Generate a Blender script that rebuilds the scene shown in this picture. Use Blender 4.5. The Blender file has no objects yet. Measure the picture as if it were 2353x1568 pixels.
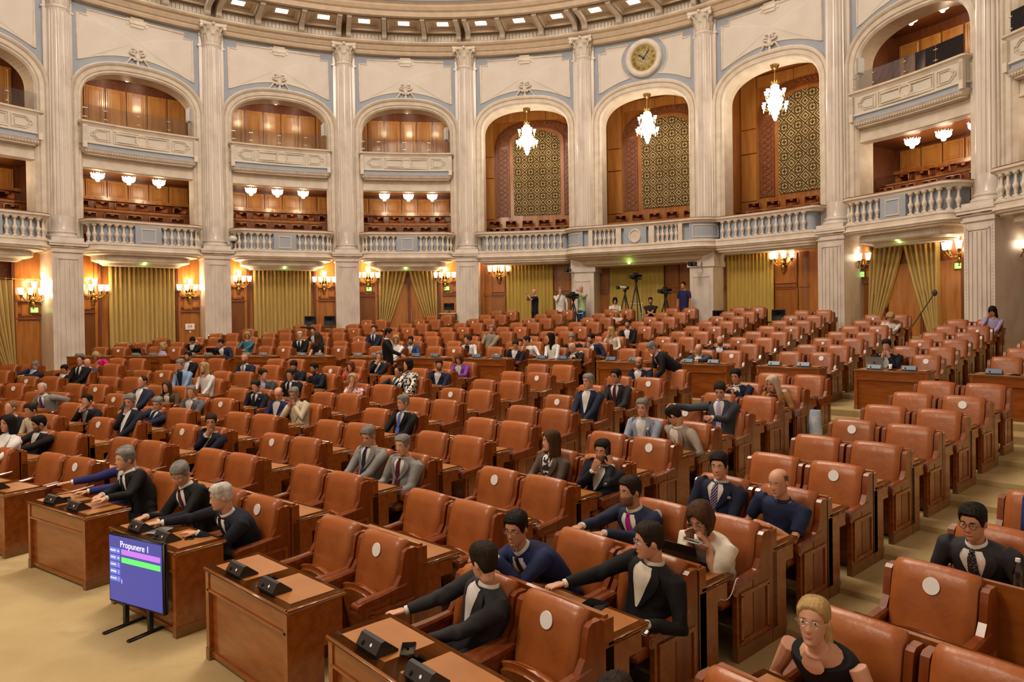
import bpy, math, random
import numpy as np
from math import sin, cos, pi, radians
from mathutils import Matrix, Vector
random.seed(7)
rng = np.random.default_rng(11)
S = bpy.context.scene
COL = S.collection
# ---------------------------------------------------------------- camera, world, exposure, large lights
F_PX, PPX, PPY, PITCH, ROLL, CAMZ = 1645.03, 42.72, 742.03, 0.0109, 0.0136, 2.85
cd = bpy.data.cameras.new('camera'); cam = bpy.data.objects.new('camera', cd); COL.objects.link(cam)
cd.sensor_width = 36.0; cd.lens = F_PX / 2353 * 36
cd.shift_x = -PPX / 2353; cd.shift_y = (PPY - 784) / 2353
cd.clip_start = 0.1; cd.clip_end = 200
fw = Vector((0, cos(PITCH), -sin(PITCH))); up0 = Vector((0, sin(PITCH), cos(PITCH))); rt0 = Vector((1, 0, 0))
rt = rt0 * cos(ROLL) - up0 * sin(ROLL); up = rt0 * sin(ROLL) + up0 * cos(ROLL)
mw = Matrix((rt, up, -fw)).transposed().to_4x4(); mw.translation = (0, 0, CAMZ)
cam.matrix_world = mw
S.camera = cam
S.view_settings.view_transform = 'Standard'; S.view_settings.look = 'None'
S.view_settings.gamma = 1.0; S.view_settings.use_curve_mapping = False
S.view_settings.exposure = 0.0
wd = bpy.data.worlds.new('world'); S.world = wd; wd.use_nodes = True
wd.node_tree.nodes['Background'].inputs[0].default_value = (1.0, 0.9, 0.8, 1)
wd.node_tree.nodes['Background'].inputs[1].default_value = 0.12
S.cycles.use_denoising = True
S.cycles.max_bounces = 6; S.cycles.diffuse_bounces = 3; S.cycles.glossy_bounces = 3
S.cycles.transmission_bounces = 4; S.cycles.transparent_max_bounces = 8
S.cycles.caustics_reflective = False; S.cycles.caustics_refractive = False
S.cycles.sample_clamp_indirect = 6.0
HX, HY, R0 = -3.161, 15.134, 16.138      # hall centre and the radius of the ring of columns
PH0, DPH = 0.1891, 0.3207
def phc(k): return PH0 + (k - 4.5) * DPH  # angle of column k
def hall(phi, r, z=0.0): return Vector((HX + r * sin(phi), HY + r * cos(phi), z))
WARM = (1.0, 0.80, 0.58)
def lamp(name, kind, loc, power, color=WARM, size=0.1, parent=None, **kw):
    l = bpy.data.lights.new(name, kind); l.energy = power; l.color = color
    if kind == 'AREA': l.shape = 'DISK'; l.size = size
    else: l.shadow_soft_size = size
    for k, v in kw.items(): setattr(l, k, v)
    o = bpy.data.objects.new(name, l); COL.objects.link(o); o.location = loc
    if parent: o.parent = parent
    return o
DOME = lamp('dome_light', 'AREA', (HX, HY, 18.5), 1750, (1.0, 0.86, 0.68), 9.0)
CHAND = lamp('dome_chandelier_light', 'POINT', (HX, HY, 16.9), 2300, (1.0, 0.86, 0.70), 1.2)
STAGE = lamp('stage_light', 'AREA', (HX - 5.0, HY - 13.0, 13.0), 1000, (1.0, 0.86, 0.68), 4.0)
STAGE.rotation_euler = (radians(48), 0, radians(-28))

# ---------------------------------------------------------------- helpers
class MB:
    def __init__(s): s.v = []; s.f = []; s.m = []; s.s = []; s.n = 0
    def add(s, v, f, m=0, sm=False):
        v = np.asarray(v, float).reshape(-1, 3)
        s.v.append(v); s.f += [tuple(int(i) + s.n for i in q) for q in f]
        s.m += [m] * len(f); s.s += [sm] * len(f); s.n += len(v); return s
    def box(s, x0, x1, y0, y1, z0, z1, m=0, T=None):
        v = np.array([(x, y, z) for z in (z0, z1) for y in (y0, y1) for x in (x0, x1)], float)
        if T is not None: v = T(v)
        return s.add(v, [(0, 2, 3, 1), (4, 5, 7, 6), (0, 1, 5, 4), (2, 6, 7, 3), (0, 4, 6, 2), (1, 3, 7, 5)], m)
    def bbox(s, x0, x1, y0, y1, z0, z1, b=.02, m=0, T=None, sm=True):   # box with rounded edges
        a = [[x0, x1], [y0, y1], [z0, z1]]
        c = [x0 + b, x1 - b], [y0 + b, y1 - b], [z0 + b, z1 - b]
        k = .42 * b
        v = []; idx = {}
        for i in (0, 1):
            for j in (0, 1):
                for l in (0, 1):
                    p = [c[0][i], c[1][j], c[2][l]]
                    for ax in range(3):
                        q = list(p); q[ax] = a[ax][(i, j, l)[ax]]
                        idx[(i, j, l, ax)] = len(v); v.append(q)
        f = []
        for ax in range(3):
            o1, o2 = [t for t in range(3) if t != ax]
            for sd in (0, 1):
                q = []
                for (p1, p2) in ((0, 0), (1, 0), (1, 1), (0, 1)):
                    t = [0, 0, 0]; t[ax] = sd; t[o1] = p1; t[o2] = p2; q.append(idx[(*t, ax)])
                if (sd == 0) ^ (ax == 1): q = q[::-1]
                f.append(q)
        for ax in range(3):
            o1, o2 = [t for t in range(3) if t != ax]
            for p1 in (0, 1):
                for p2 in (0, 1):
                    q = []
                    for e, axx in ((0, o1), (1, o1), (1, o2), (0, o2)):
                        t = [0, 0, 0]; t[ax] = e; t[o1] = p1; t[o2] = p2; q.append(idx[(*t, axx)])
                    if not ((p1 == p2) ^ (ax == 1)): q = q[::-1]
                    f.append(q)
        for i in (0, 1):
            for j in (0, 1):
                for l in (0, 1):
                    q = [idx[(i, j, l, t)] for t in range(3)]
                    if (i + j + l) % 2 == 0: q = q[::-1]
                    f.append(q)
        v = np.array(v, float)
        if T is not None: v = T(v)
        return s.add(v, f, m, sm)
    def loft(s, rings, closed=True, cap=(True, True), m=0, sm=True):
        n = len(rings[0]); v = np.concatenate([np.asarray(r, float) for r in rings]); f = []
        for i in range(len(rings) - 1):
            for j in range(n if closed else n - 1):
                k = (j + 1) % n
                f.append((i * n + j, i * n + k, (i + 1) * n + k, (i + 1) * n + j))
        s.add(v, f, m, sm)
        if cap[0]: s.add(rings[0], [tuple(range(n))[::-1]], m)
        if cap[1]: s.add(rings[-1], [tuple(range(n))], m)
        return s
    def lathe(s, prof, n=16, c=(0, 0, 0), m=0, sm=True, cap=(True, True), sx=1, sy=1):
        a = np.linspace(0, 2 * pi, n, endpoint=False)
        rings = [np.stack([c[0] + r * np.cos(a) * sx, c[1] + r * np.sin(a) * sy, np.full(n, c[2] + z)], 1) for r, z in prof]
        return s.loft(rings, True, cap, m, sm)
    def tube(s, path, rad, n=8, m=0, sm=True, ell=1.0, cap=True):
        P = np.asarray(path, float); k = len(P)
        if np.isscalar(rad): rad = [rad] * k
        T = np.gradient(P, axis=0); T /= np.linalg.norm(T, axis=1)[:, None] + 1e-12
        ref = np.array([0, 0, 1.0]) if abs(T[0][2]) < .9 else np.array([0, 1.0, 0])
        a = np.linspace(0, 2 * pi, n, endpoint=False); rings = []
        for i in range(k):
            x = np.cross(ref, T[i]); x /= np.linalg.norm(x) + 1e-12; y = np.cross(T[i], x); ref = y
            rings.append(P[i] + rad[i] * (np.cos(a)[:, None] * x + ell * np.sin(a)[:, None] * y))
        return s.loft(rings, True, (cap, cap), m, sm)
    def sphere(s, c, r, n=10, k=6, m=0):
        r = np.array([r, r, r]) if np.isscalar(r) else np.array(r)
        rings = []
        for i in range(k + 1):
            t = pi * (i + .02) / (k + .04) - pi / 2
            a = np.linspace(0, 2 * pi, n, endpoint=False)
            rings.append(np.stack([c[0] + r[0] * cos(t) * np.cos(a), c[1] + r[1] * cos(t) * np.sin(a), np.full(n, c[2] + r[2] * sin(t))], 1))
        return s.loft(rings, True, (True, True), m, True)
    def prism(s, poly, y0, y1, m=0, T=None):        # polygon in (x,z) extruded along y
        n = len(poly)
        v = np.array([(p[0], y0, p[1]) for p in poly] + [(p[0], y1, p[1]) for p in poly], float)
        if T is not None: v = T(v)
        f = [tuple(range(n)), tuple(range(2 * n - 1, n - 1, -1))] + [(i, n + i, n + (i + 1) % n, (i + 1) % n) for i in range(n)]
        return s.add(v, f, m)
    def mesh(s, name):
        me = bpy.data.meshes.new(name)
        v = np.concatenate(s.v) if s.v else np.zeros((0, 3))
        me.from_pydata(v.tolist(), [], s.f)
        me.polygons.foreach_set('material_index', np.array(s.m, np.int32))
        me.polygons.foreach_set('use_smooth', np.array(s.s, bool))
        me.update(); return me
def obj(name, mb, mats, parent=None, loc=(0, 0, 0), rz=0.0, rot=None):
    me = mb.mesh(name) if isinstance(mb, MB) else mb
    if isinstance(mb, MB):
        for m in (mats if isinstance(mats, (list, tuple)) else [mats]): me.materials.append(m)
    o = bpy.data.objects.new(name, me); COL.objects.link(o)
    o.location = loc; o.rotation_euler = rot if rot is not None else (0, 0, rz)
    if parent: o.parent = parent
    return o
def empty(name, loc, rz=0.0):
    o = bpy.data.objects.new(name, None); COL.objects.link(o); o.location = loc; o.rotation_euler = (0, 0, rz)
    o.empty_display_size = .1; return o
def tag(o, label, cat=None, group=None, kind=None):
    o['label'] = label
    if cat: o['category'] = cat
    if group: o['group'] = group
    if kind: o['kind'] = kind
    return o
def thing(name, label, cat, loc, rz=0.0, group=None): return tag(empty(name, loc, rz), label, cat, group)
def struct(o, label=None):
    o['kind'] = 'structure'
    if label: o['label'] = label
    return o
def copy_tree(o, parent=None):
    c = o.copy(); COL.objects.link(c)
    if parent is not None: c.parent = parent
    for ch in o.children:
        copy_tree(ch, c)
    return c
def LP(u, r, z):      # bay-local point: u metres along the ring, radius r, height z
    u = np.asarray(u, float); r = np.asarray(r, float); z = np.asarray(z, float)
    a = u / R0
    return np.stack(np.broadcast_arrays(r * np.sin(a), r * np.cos(a) - R0, z), -1)
def curvebox(mb, u0, u1, r0, r1, z0, z1, n=8, m=0):
    us = np.linspace(u0, u1, n + 1)
    mb.loft([LP(np.full(4, u), np.array([r0, r1, r1, r0]), np.array([z0, z0, z1, z1])) for u in us], True, (True, True), m, False)
def ORD(i): return ['first', 'second', 'third', 'fourth', 'fifth', 'sixth', 'seventh', 'eighth', 'ninth', 'tenth'][i - 1]
# ---------------------------------------------------------------- materials
def mat(name, c, rough=.5, metal=0.0, spec=.5, c2=None, nscale=6.0, ndet=4.0, stretch=(1, 1, 1), nlo=.35, nhi=.65,
        bump=0.0, bscale=60.0, coat=0.0, emit=0.0, ecol=None, rand=0.0, trans=0.0, ior=1.45, bstretch=(1, 1, 1)):
    m = bpy.data.materials.new(name); m.use_nodes = True
    nt = m.node_tree; N = nt.nodes; L = nt.links; b = N['Principled BSDF']
    b.inputs['Base Color'].default_value = (*c, 1); b.inputs['Roughness'].default_value = rough
    b.inputs['Metallic'].default_value = metal; b.inputs['Specular IOR Level'].default_value = spec
    if coat: b.inputs['Coat Weight'].default_value = coat; b.inputs['Coat Roughness'].default_value = .12
    if trans: b.inputs['Transmission Weight'].default_value = trans; b.inputs['IOR'].default_value = ior
    if emit:
        b.inputs['Emission Color'].default_value = (*(ecol or c), 1); b.inputs['Emission Strength'].default_value = emit
    src = None
    tc = None
    if c2 is not None or bump:
        tc = N.new('ShaderNodeTexCoord')
    if c2 is not None:
        mp = N.new('ShaderNodeMapping'); mp.inputs['Scale'].default_value = stretch
        no = N.new('ShaderNodeTexNoise'); no.inputs['Scale'].default_value = nscale; no.inputs['Detail'].default_value = ndet
        rp = N.new('ShaderNodeValToRGB'); rp.color_ramp.elements[0].position = nlo; rp.color_ramp.elements[1].position = nhi
        rp.color_ramp.elements[0].color = (*c, 1); rp.color_ramp.elements[1].color = (*c2, 1)
        L.new(tc.outputs['Object'], mp.inputs[0]); L.new(mp.outputs[0], no.inputs['Vector'])
        L.new(no.outputs['Fac'], rp.inputs[0]); src = rp.outputs[0]; L.new(src, b.inputs['Base Color'])
    if rand:
        oi = N.new('ShaderNodeObjectInfo'); mr = N.new('ShaderNodeMapRange')
        mr.inputs['To Min'].default_value = 1 - rand; mr.inputs['To Max'].default_value = 1 + rand
        hs = N.new('ShaderNodeHueSaturation'); L.new(oi.outputs['Random'], mr.inputs['Value']); L.new(mr.outputs[0], hs.inputs['Value'])
        if src: L.new(src, hs.inputs['Color'])
        else: hs.inputs['Color'].default_value = (*c, 1)
        L.new(hs.outputs[0], b.inputs['Base Color'])
    if bump:
        mp2 = N.new('ShaderNodeMapping'); mp2.inputs['Scale'].default_value = bstretch
        n2 = N.new('ShaderNodeTexNoise'); n2.inputs['Scale'].default_value = bscale; n2.inputs['Detail'].default_value = 3
        bp = N.new('ShaderNodeBump'); bp.inputs['Strength'].default_value = bump; bp.inputs['Distance'].default_value = .02
        L.new(tc.outputs['Object'], mp2.inputs[0]); L.new(mp2.outputs[0], n2.inputs['Vector'])
        L.new(n2.outputs['Fac'], bp.inputs['Height']); L.new(bp.outputs[0], b.inputs['Normal'])
    return m
def s2l(r, g, b):
    return tuple(((x / 255 + .055) / 1.055) ** 2.4 if x > 10 else x / 255 / 12.92 for x in (r, g, b))
PLASTER = mat('cream_plaster', (.74, .68, .61), .6, c2=(.69, .62, .55), nscale=1.2, bump=.1)
MOULD = mat('cream_moulding', (.76, .69, .59), .5, c2=(.66, .57, .47), nscale=3)
BLUE = mat('blue_grey_plaster', (.38, .43, .51), .65, c2=(.35, .39, .46), nscale=2)
CORNICE = mat('beige_cornice_plaster', (.62, .5, .36), .6, c2=(.55, .43, .3), nscale=4)
MARBLE = mat('pale_marble', (.74, .67, .6), .3, c2=(.56, .47, .44), nscale=2.4, ndet=8, stretch=(1, 1, .45), nlo=.45, nhi=.75, coat=.2)
GOLDWOOD = mat('golden_wood', (.42, .17, .035), .3, c2=(.3, .1, .018), nscale=3, ndet=6, stretch=(3, 3, .35), coat=.3)
DARKWOOD = mat('dark_wood', (.17, .05, .015), .3, c2=(.11, .03, .009), nscale=4, ndet=6, stretch=(3, 3, .4), coat=.2)
CARVED = mat('carved_wood', (.25, .08, .02), .4, c2=(.16, .045, .012), nscale=9)
BRASS = mat('aged_brass', (.42, .27, .09), .3, .9)
GILT = mat('gilt_metal', (.75, .52, .2), .3, .9)
BLACK = mat('black_plastic', (.012, .012, .013), .4)
CHROME = mat('polished_chrome', (.75, .74, .72), .18, 1.0)
CURTAIN = mat('gold_curtain_cloth', (.50, .36, .13), .85, c2=(.42, .29, .095), nscale=3, stretch=(4, 4, .3), spec=.2)
WHITEP = mat('white_plastic', (.75, .74, .72), .4)
SHADE = mat('lit_glass_shade', (1, .9, .75), .4, emit=7.0, ecol=(1, .84, .62))
CRYSTAL = mat('lit_crystal', (1, .95, .88), .2, emit=6.0, ecol=(1, .9, .74))
COOL = mat('lit_ceiling_panel', (1, 1, 1), .4, emit=12.0, ecol=(1, .97, .92))
GREEN = mat('green_exit_light', (.1, .5, .05), .4, emit=2.2, ecol=(.25, .9, .12))
GREENL = mat('green_lamp', (.3, .7, .1), .4, emit=6.0, ecol=(.5, 1, .2))
# ================================================================ the hall
HW = 1.88                       # half width of the arched openings
ZSP, RISE = 10.75, 1.15         # spring and rise of the arches
def arch_z(u, a=HW, zs=ZSP, h=RISE, p=2.5, q=.46):
    return zs + h * np.maximum(0, 1 - (np.abs(u) / a) ** p) ** q
def arch_path(z0, a=HW, zs=ZSP, h=RISE, n=30):
    t = np.linspace(-pi / 2, pi / 2, n); uu = a * np.sign(np.sin(t)) * np.abs(np.sin(t)) ** (2 / 2.4); zz = zs + h * np.cos(t) ** (2 / 2.4)
    P = np.concatenate([[[-a, z0]], np.stack([uu, zz], 1), [[a, z0]]])
    T = np.gradient(P, axis=0); T /= np.linalg.norm(T, axis=1)[:, None]
    return P, np.stack([-T[:, 1], T[:, 0]], 1)
def frame_path(mb, pts, w, r, t=.03, closed=True, m=0):     # a raised moulding along a path of (u,z) points on the wall
    P = np.array(pts, float); n = len(P)
    if closed: T = np.roll(P, -1, 0) - np.roll(P, 1, 0)
    else: T = np.gradient(P, axis=0)
    T /= np.linalg.norm(T, axis=1)[:, None] + 1e-9; Nn = np.stack([-T[:, 1], T[:, 0]], 1)
    if closed:    # mitre
        e1 = P - np.roll(P, 1, 0); e1 /= np.linalg.norm(e1, axis=1)[:, None] + 1e-9
        cs = np.abs((np.stack([-e1[:, 1], e1[:, 0]], 1) * Nn).sum(1)); Nn = Nn / np.maximum(cs, .5)[:, None]
    rings = []
    for (o, d) in ((-w / 2, 0), (-w / 4, -t), (w / 4, -t), (w / 2, 0)):
        Q = P + Nn * o; rings.append(LP(Q[:, 0], np.full(n, r + d), Q[:, 1]))
    rings = np.array(rings)
    k = n if closed else n - 1; f = []
    for i in range(k):
        j = (i + 1) % n
        for a in range(3): f.append((a * n + i, a * n + j, (a + 1) * n + j, (a + 1) * n + i))
    mb.add(rings.reshape(-1, 3), f, m, False)
def revolve(prof, a0, a1, n, centre=True):
    mb = MB(); A = np.linspace(a0, a1, n + 1); rings = []
    for a in A: rings.append(np.array([(HX + r * sin(a), HY + r * cos(a), z) for r, z in prof]))
    mb.loft(rings, False, (False, False), 0, False); return mb
# ---- floor: the flat front floor, then curved tiers
CFX, CFY, CBX, CBY = -18.796, -12.374, -17.692, -12.925
RF = [25.5499 + 1.0448 * k - .0004 * k * k for k in range(10)]
ZF = [-1.8678 + .0543 * k + .0026 * k * k + CAMZ - 1.0 for k in range(10)]
RB = [36.969 + 1.1159 * k for k in range(9)]
ZB = [-.8853 + .1045 * k + .0035 * k * k + CAMZ - 1.0 for k in range(9)]
def fpt(r, th, t, z): return Vector((CFX + r * sin(th) + t * cos(th), CFY + r * cos(th) - t * sin(th), z))
def bpt(r, th, t, z): return Vector((CBX + r * sin(th) + t * cos(th), CBY + r * cos(th) - t * sin(th), z))
CARPET = mat('beige_carpet', (.50, .385, .20), .95, c2=(.42, .31, .15), nscale=1.1, ndet=5, spec=.1, bump=.25, bscale=140)
def carpet_stains(m):
    nt = m.node_tree; N = nt.nodes; L = nt.links; b = N['Principled BSDF']
    src = b.inputs['Base Color'].links[0].from_socket
    tc = N.new('ShaderNodeTexCoord'); no = N.new('ShaderNodeTexNoise'); no.inputs['Scale'].default_value = .55; no.inputs['Detail'].default_value = 6; no.inputs['Roughness'].default_value = .65
    rp = N.new('ShaderNodeValToRGB'); rp.color_ramp.elements[0].position = .55; rp.color_ramp.elements[1].position = .72
    mp = N.new('ShaderNodeMapping'); mp.inputs['Scale'].default_value = (1, 2.2, 1); mp.inputs['Rotation'].default_value = (0, 0, .9)
    mx = N.new('ShaderNodeMix'); mx.data_type = 'RGBA'
    L.new(tc.outputs['Object'], mp.inputs[0]); L.new(mp.outputs[0], no.inputs['Vector']); L.new(no.outputs['Fac'], rp.inputs[0])
    mul = N.new('ShaderNodeMath'); mul.operation = 'MULTIPLY'; mul.inputs[1].default_value = .55
    L.new(rp.outputs[0], mul.inputs[0]); L.new(mul.outputs[0], mx.inputs[0]); L.new(src, mx.inputs[6]); mx.inputs[7].default_value = (.24, .15, .06, 1)
    L.new(mx.outputs[2], b.inputs['Base Color'])
carpet_stains(CARPET)
mb = MB(); a = np.linspace(0, 2 * pi, 64, endpoint=False)
mb.add(np.stack([HX + 17 * np.sin(a), HY + 17 * np.cos(a), np.full(64, -.02)], 1), [tuple(range(64))[::-1]])
FLOOR = struct(obj('floor', mb, CARPET), 'beige stained carpet of the open floor in front of the desks')
def tier(cx, cy, r0, r1, z, zlo, a0=-.2, a1=1.25, n=90):
    mb = MB(); A = np.linspace(a0, a1, n + 1); rings = []
    for a in A:
        rings.append([(cx + r * sin(a), cy + r * cos(a), zz) for r, zz in ((r0, zlo), (r0, z - .02), (r0 + .02, z), (r1, z))])
    mb.loft([np.array(q) for q in rings], False, (False, False), 0, False)
    o = obj('floor_step', mb, CARPET, FLOOR); return o
for k in range(1, 10): tier(CFX, CFY, RF[k] - .78, RF[k] + 1.6, ZF[k], ZF[k - 1] - .01)
tier(CBX, CBY, 35.15, 36.9, ZB[0] - .14, ZF[9] - .05); tier(CBX, CBY, 35.62, 37.6, ZB[0], ZB[0] - .16)
for k in range(1, 9): tier(CBX, CBY, RB[k] - .78, RB[k] + (1.6 if k < 8 else 3.6), ZB[k], ZB[k - 1] - .01)
# ---- lower wall, upper entablature, ceiling
RW = 16.75
struct(obj('wall_back', revolve([(RW, 5.5), (RW, -.05)], -2.0, 1.96, 120), GOLDWOOD), 'golden wood wall behind the seats under the balconies')
struct(obj('wall_front', revolve([(16.4, 15.2), (16.4, -.05)], 1.96, 4.2832, 60), PLASTER), 'cream plaster wall of the hall behind the photographer')
ENT = struct(obj('trim_1', revolve([(16.5, 14.12), (16.02, 14.12), (15.98, 14.2), (15.98, 14.27), (15.92, 14.29), (15.86, 14.4), (15.86, 14.46), (15.74, 14.5), (15.7, 14.56), (15.7, 14.62), (15.9, 14.64), (15.9, 14.68), (16.0, 14.69), (16.0, 15.3)], -2.1, 4.2, 220), CORNICE), 'curved cream cornice above the columns')
CEIL = struct(obj('ceiling', revolve([(16.4, 15.22), (14.3, 15.22), (14.3, 15.02), (14.12, 15.02), (14.1, 15.2), (14.02, 15.24), (13.95, 15.36), (13.95, 15.44), (13.85, 15.5)], -2.1, 4.2, 200), CORNICE), 'coffered cream ceiling ring below the dome')
DB = mat('blue_dome_band', (.36, .4, .46), .6)
DM = mat('lilac_dome_plaster', (.52, .48, .5), .6)
def dome_nodes(m):
    nt = m.node_tree; N = nt.nodes; L = nt.links; b = N['Principled BSDF']
    uv = N.new('ShaderNodeUVMap'); sep = N.new('ShaderNodeSeparateXYZ'); L.new(uv.outputs[0], sep.inputs[0])
    def mth(op, a, bb=None):
        q = N.new('ShaderNodeMath'); q.operation = op
        for i, x in enumerate((a, bb)):
            if x is None: continue
            if isinstance(x, (int, float)): q.inputs[i].default_value = x
            else: L.new(x, q.inputs[i])
        return q.outputs[0]
    fx = mth('SUBTRACT', mth('FRACT', sep.outputs[0]), .5); y = sep.outputs[1]
    d = mth('SQRT', mth('ADD', mth('MULTIPLY', fx, fx), mth('MULTIPLY', mth('SUBTRACT', y, .45), mth('SUBTRACT', y, .45))))
    ang = mth('ARCTAN2', mth('SUBTRACT', y, .45), fx)
    sp = mth('SINE', mth('ADD', mth('MULTIPLY', d, 34.0), ang))
    inr = mth('LESS_THAN', d, .48); s1 = mth('MULTIPLY', mth('GREATER_THAN', sp, .1), inr)
    leaf = mth('MULTIPLY', mth('GREATER_THAN', y, 1.05), mth('LESS_THAN', mth('ADD', mth('ABSOLUTE', fx), mth('MULTIPLY', mth('PINGPONG', y, .22), 1.1)), .38))
    fac = mth('MAXIMUM', s1, leaf)
    mx = N.new('ShaderNodeMix'); mx.data_type = 'RGBA'; L.new(fac, mx.inputs[0])
    mx.inputs[6].default_value = (.44, .41, .47, 1); mx.inputs[7].default_value = (.62, .55, .55, 1); L.new(mx.outputs[2], b.inputs['Base Color'])
dome_nodes(DM)
struct(obj('ceiling', revolve([(13.85, 15.5), (13.8, 15.52), (13.74, 15.66)], -pi, pi, 160), DB), 'narrow blue band at the foot of the dome')
mb = MB(); prof = [(13.76, 15.66), (13.4, 16.3), (12.8, 17.2), (11.6, 18.4), (9.5, 19.6), (6.5, 20.5), (3, 20.9), (.05, 21)]
rings = []; NA = 160
for a in np.linspace(-pi, pi, NA + 1): rings.append([(HX + r * sin(a), HY + r * cos(a), z) for r, z in prof])
mb.loft([np.array(r) for r in rings], False, (False, False), 0, True)
dome = struct(obj('ceiling', mb, DM), 'lilac dome with a painted scroll border')
uvl = dome.data.uv_layers.new(name='UVMap'); K = len(prof); hs = [0, .9, 2.0, 3.6, 6, 9, 12.5, 15.5]
lv = np.zeros(len(dome.data.loops), np.int32); dome.data.loops.foreach_get('vertex_index', lv)
uvl.data.foreach_set('uv', np.stack([(lv // K) * (200 / NA), np.array(hs)[lv % K] * 1.35], 1).ravel().astype(np.float32))
# coffers, consoles and dentils under the ceiling ring: parts of the ceiling, mesh shared
def cell_mesh():
    mb = MB(); w = DPH / 3 * 15.2 / 2 - .12
    def ringf(s0, s1, z0, z1):   # frame between two nested rectangles
        q = []
        for s, z in ((s0, z0), (s1, z1)):
            for (x, y) in ((-1, -1), (1, -1), (1, 1), (-1, 1)):
                hx = w * s; hy = .62 * s; r = 15.12 + y * hy; q.append((x * hx * r / 15.2, r - R0, z))
        mb.add(q, [(i, (i + 1) % 4, 4 + (i + 1) % 4, 4 + i) for i in range(4)], 0)
    ringf(1.0, .92, 14.98, 14.98); ringf(.92, .9, 14.98, 15.08); ringf(.9, .78, 15.08, 15.08); ringf(.78, .74, 15.08, 15.16); ringf(.74, .55, 15.16, 15.16); ringf(.55, .5, 15.16, 15.13); ringf(.5, .34, 15.13, 15.13); ringf(.34, .34, 15.13, 15.21); ringf(1.04, 1.0, 15.22, 14.98)
    return mb
def console_mesh():
    mb = MB(); P = [(15.98, 14.64), (15.72, 14.64), (15.62, 14.7), (15.58, 14.8), (15.45, 14.9), (15.2, 14.95), (14.34, 14.95), (14.34, 15.2), (15.98, 15.2)]
    def T(v): return np.stack([v[:, 0], v[:, 1], v[:, 2]], 1)
    for (x0, x1, o) in ((-.095, .095, 0.0),):
        v = [(x0, r - R0, z) for r, z in P] + [(x1, r - R0, z) for r, z in P]; n = len(P)
        mb.add(v, [tuple(range(n)), tuple(range(2 * n - 1, n - 1, -1))] + [(i, n + i, n + (i + 1) % n, (i + 1) % n) for i in range(n)], 0)
    for x in (-.085, .055):          # raised edges of the console
        q = P[:7]; n = len(q)
        v = [(x + dx, r - R0 - dr, z - dz) for dx in (0, .03) for (r, z), (dr, dz) in zip(q, [(0, .02)] + [(.02, .015)] * 5 + [(0, .02)])]
        mb.add(v, [(i, i + 1, n + i + 1, n + i) for i in range(n - 1)], 0)
    return mb
me_cell = cell_mesh().mesh('coffer'); me_cell.materials.append(CORNICE)
me_cons = console_mesh().mesh('console'); me_cons.materials.append(MOULD)
dm = MB().box(-.065, .065, -.2, -.04, 14.72, 14.95).mesh('dentil'); dm.materials.append(MOULD)
pm = MB().box(-.22, .22, -.2, .2, -.012, .012).mesh('lamp_panel'); pm.materials.append(COOL)
lpos = [hall(0, 15.2)]
def place(me, name, phi, r, z, parent): return obj(name, me, None, parent, hall(phi, r, z), -phi)
NB = 0
for b in range(0, 8):
    pm0 = phc(b + .5)
    for c in (-1, 0, 1):
        ph = pm0 + c * DPH / 3
        place(me_cell, 'coffer', ph, R0, 0, CEIL)
        if 0 <= b <= 7:
            o = place(pm, 'ceiling_light', ph, 15.12, 15.18, None); NB += 1
            col = ['left', 'middle', 'right'][c + 1]
            tag(o, 'square white ceiling light, %s one of three coffers in bay %s from left' % (col, ORD(b + 1)), 'ceiling light', 'square lights in the coffered ring')
        for d in range(10):
            place(dm, 'dentil', ph + (d - 4.5) * .0093, R0, 0, CEIL)
        if c < 1: place(me_cons, 'console', ph + DPH / 6, R0, 0, CEIL)
    for s in (-1, 1): place(me_cons, 'console', phc(b) + s * .0125, R0, 0, CEIL)
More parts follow.
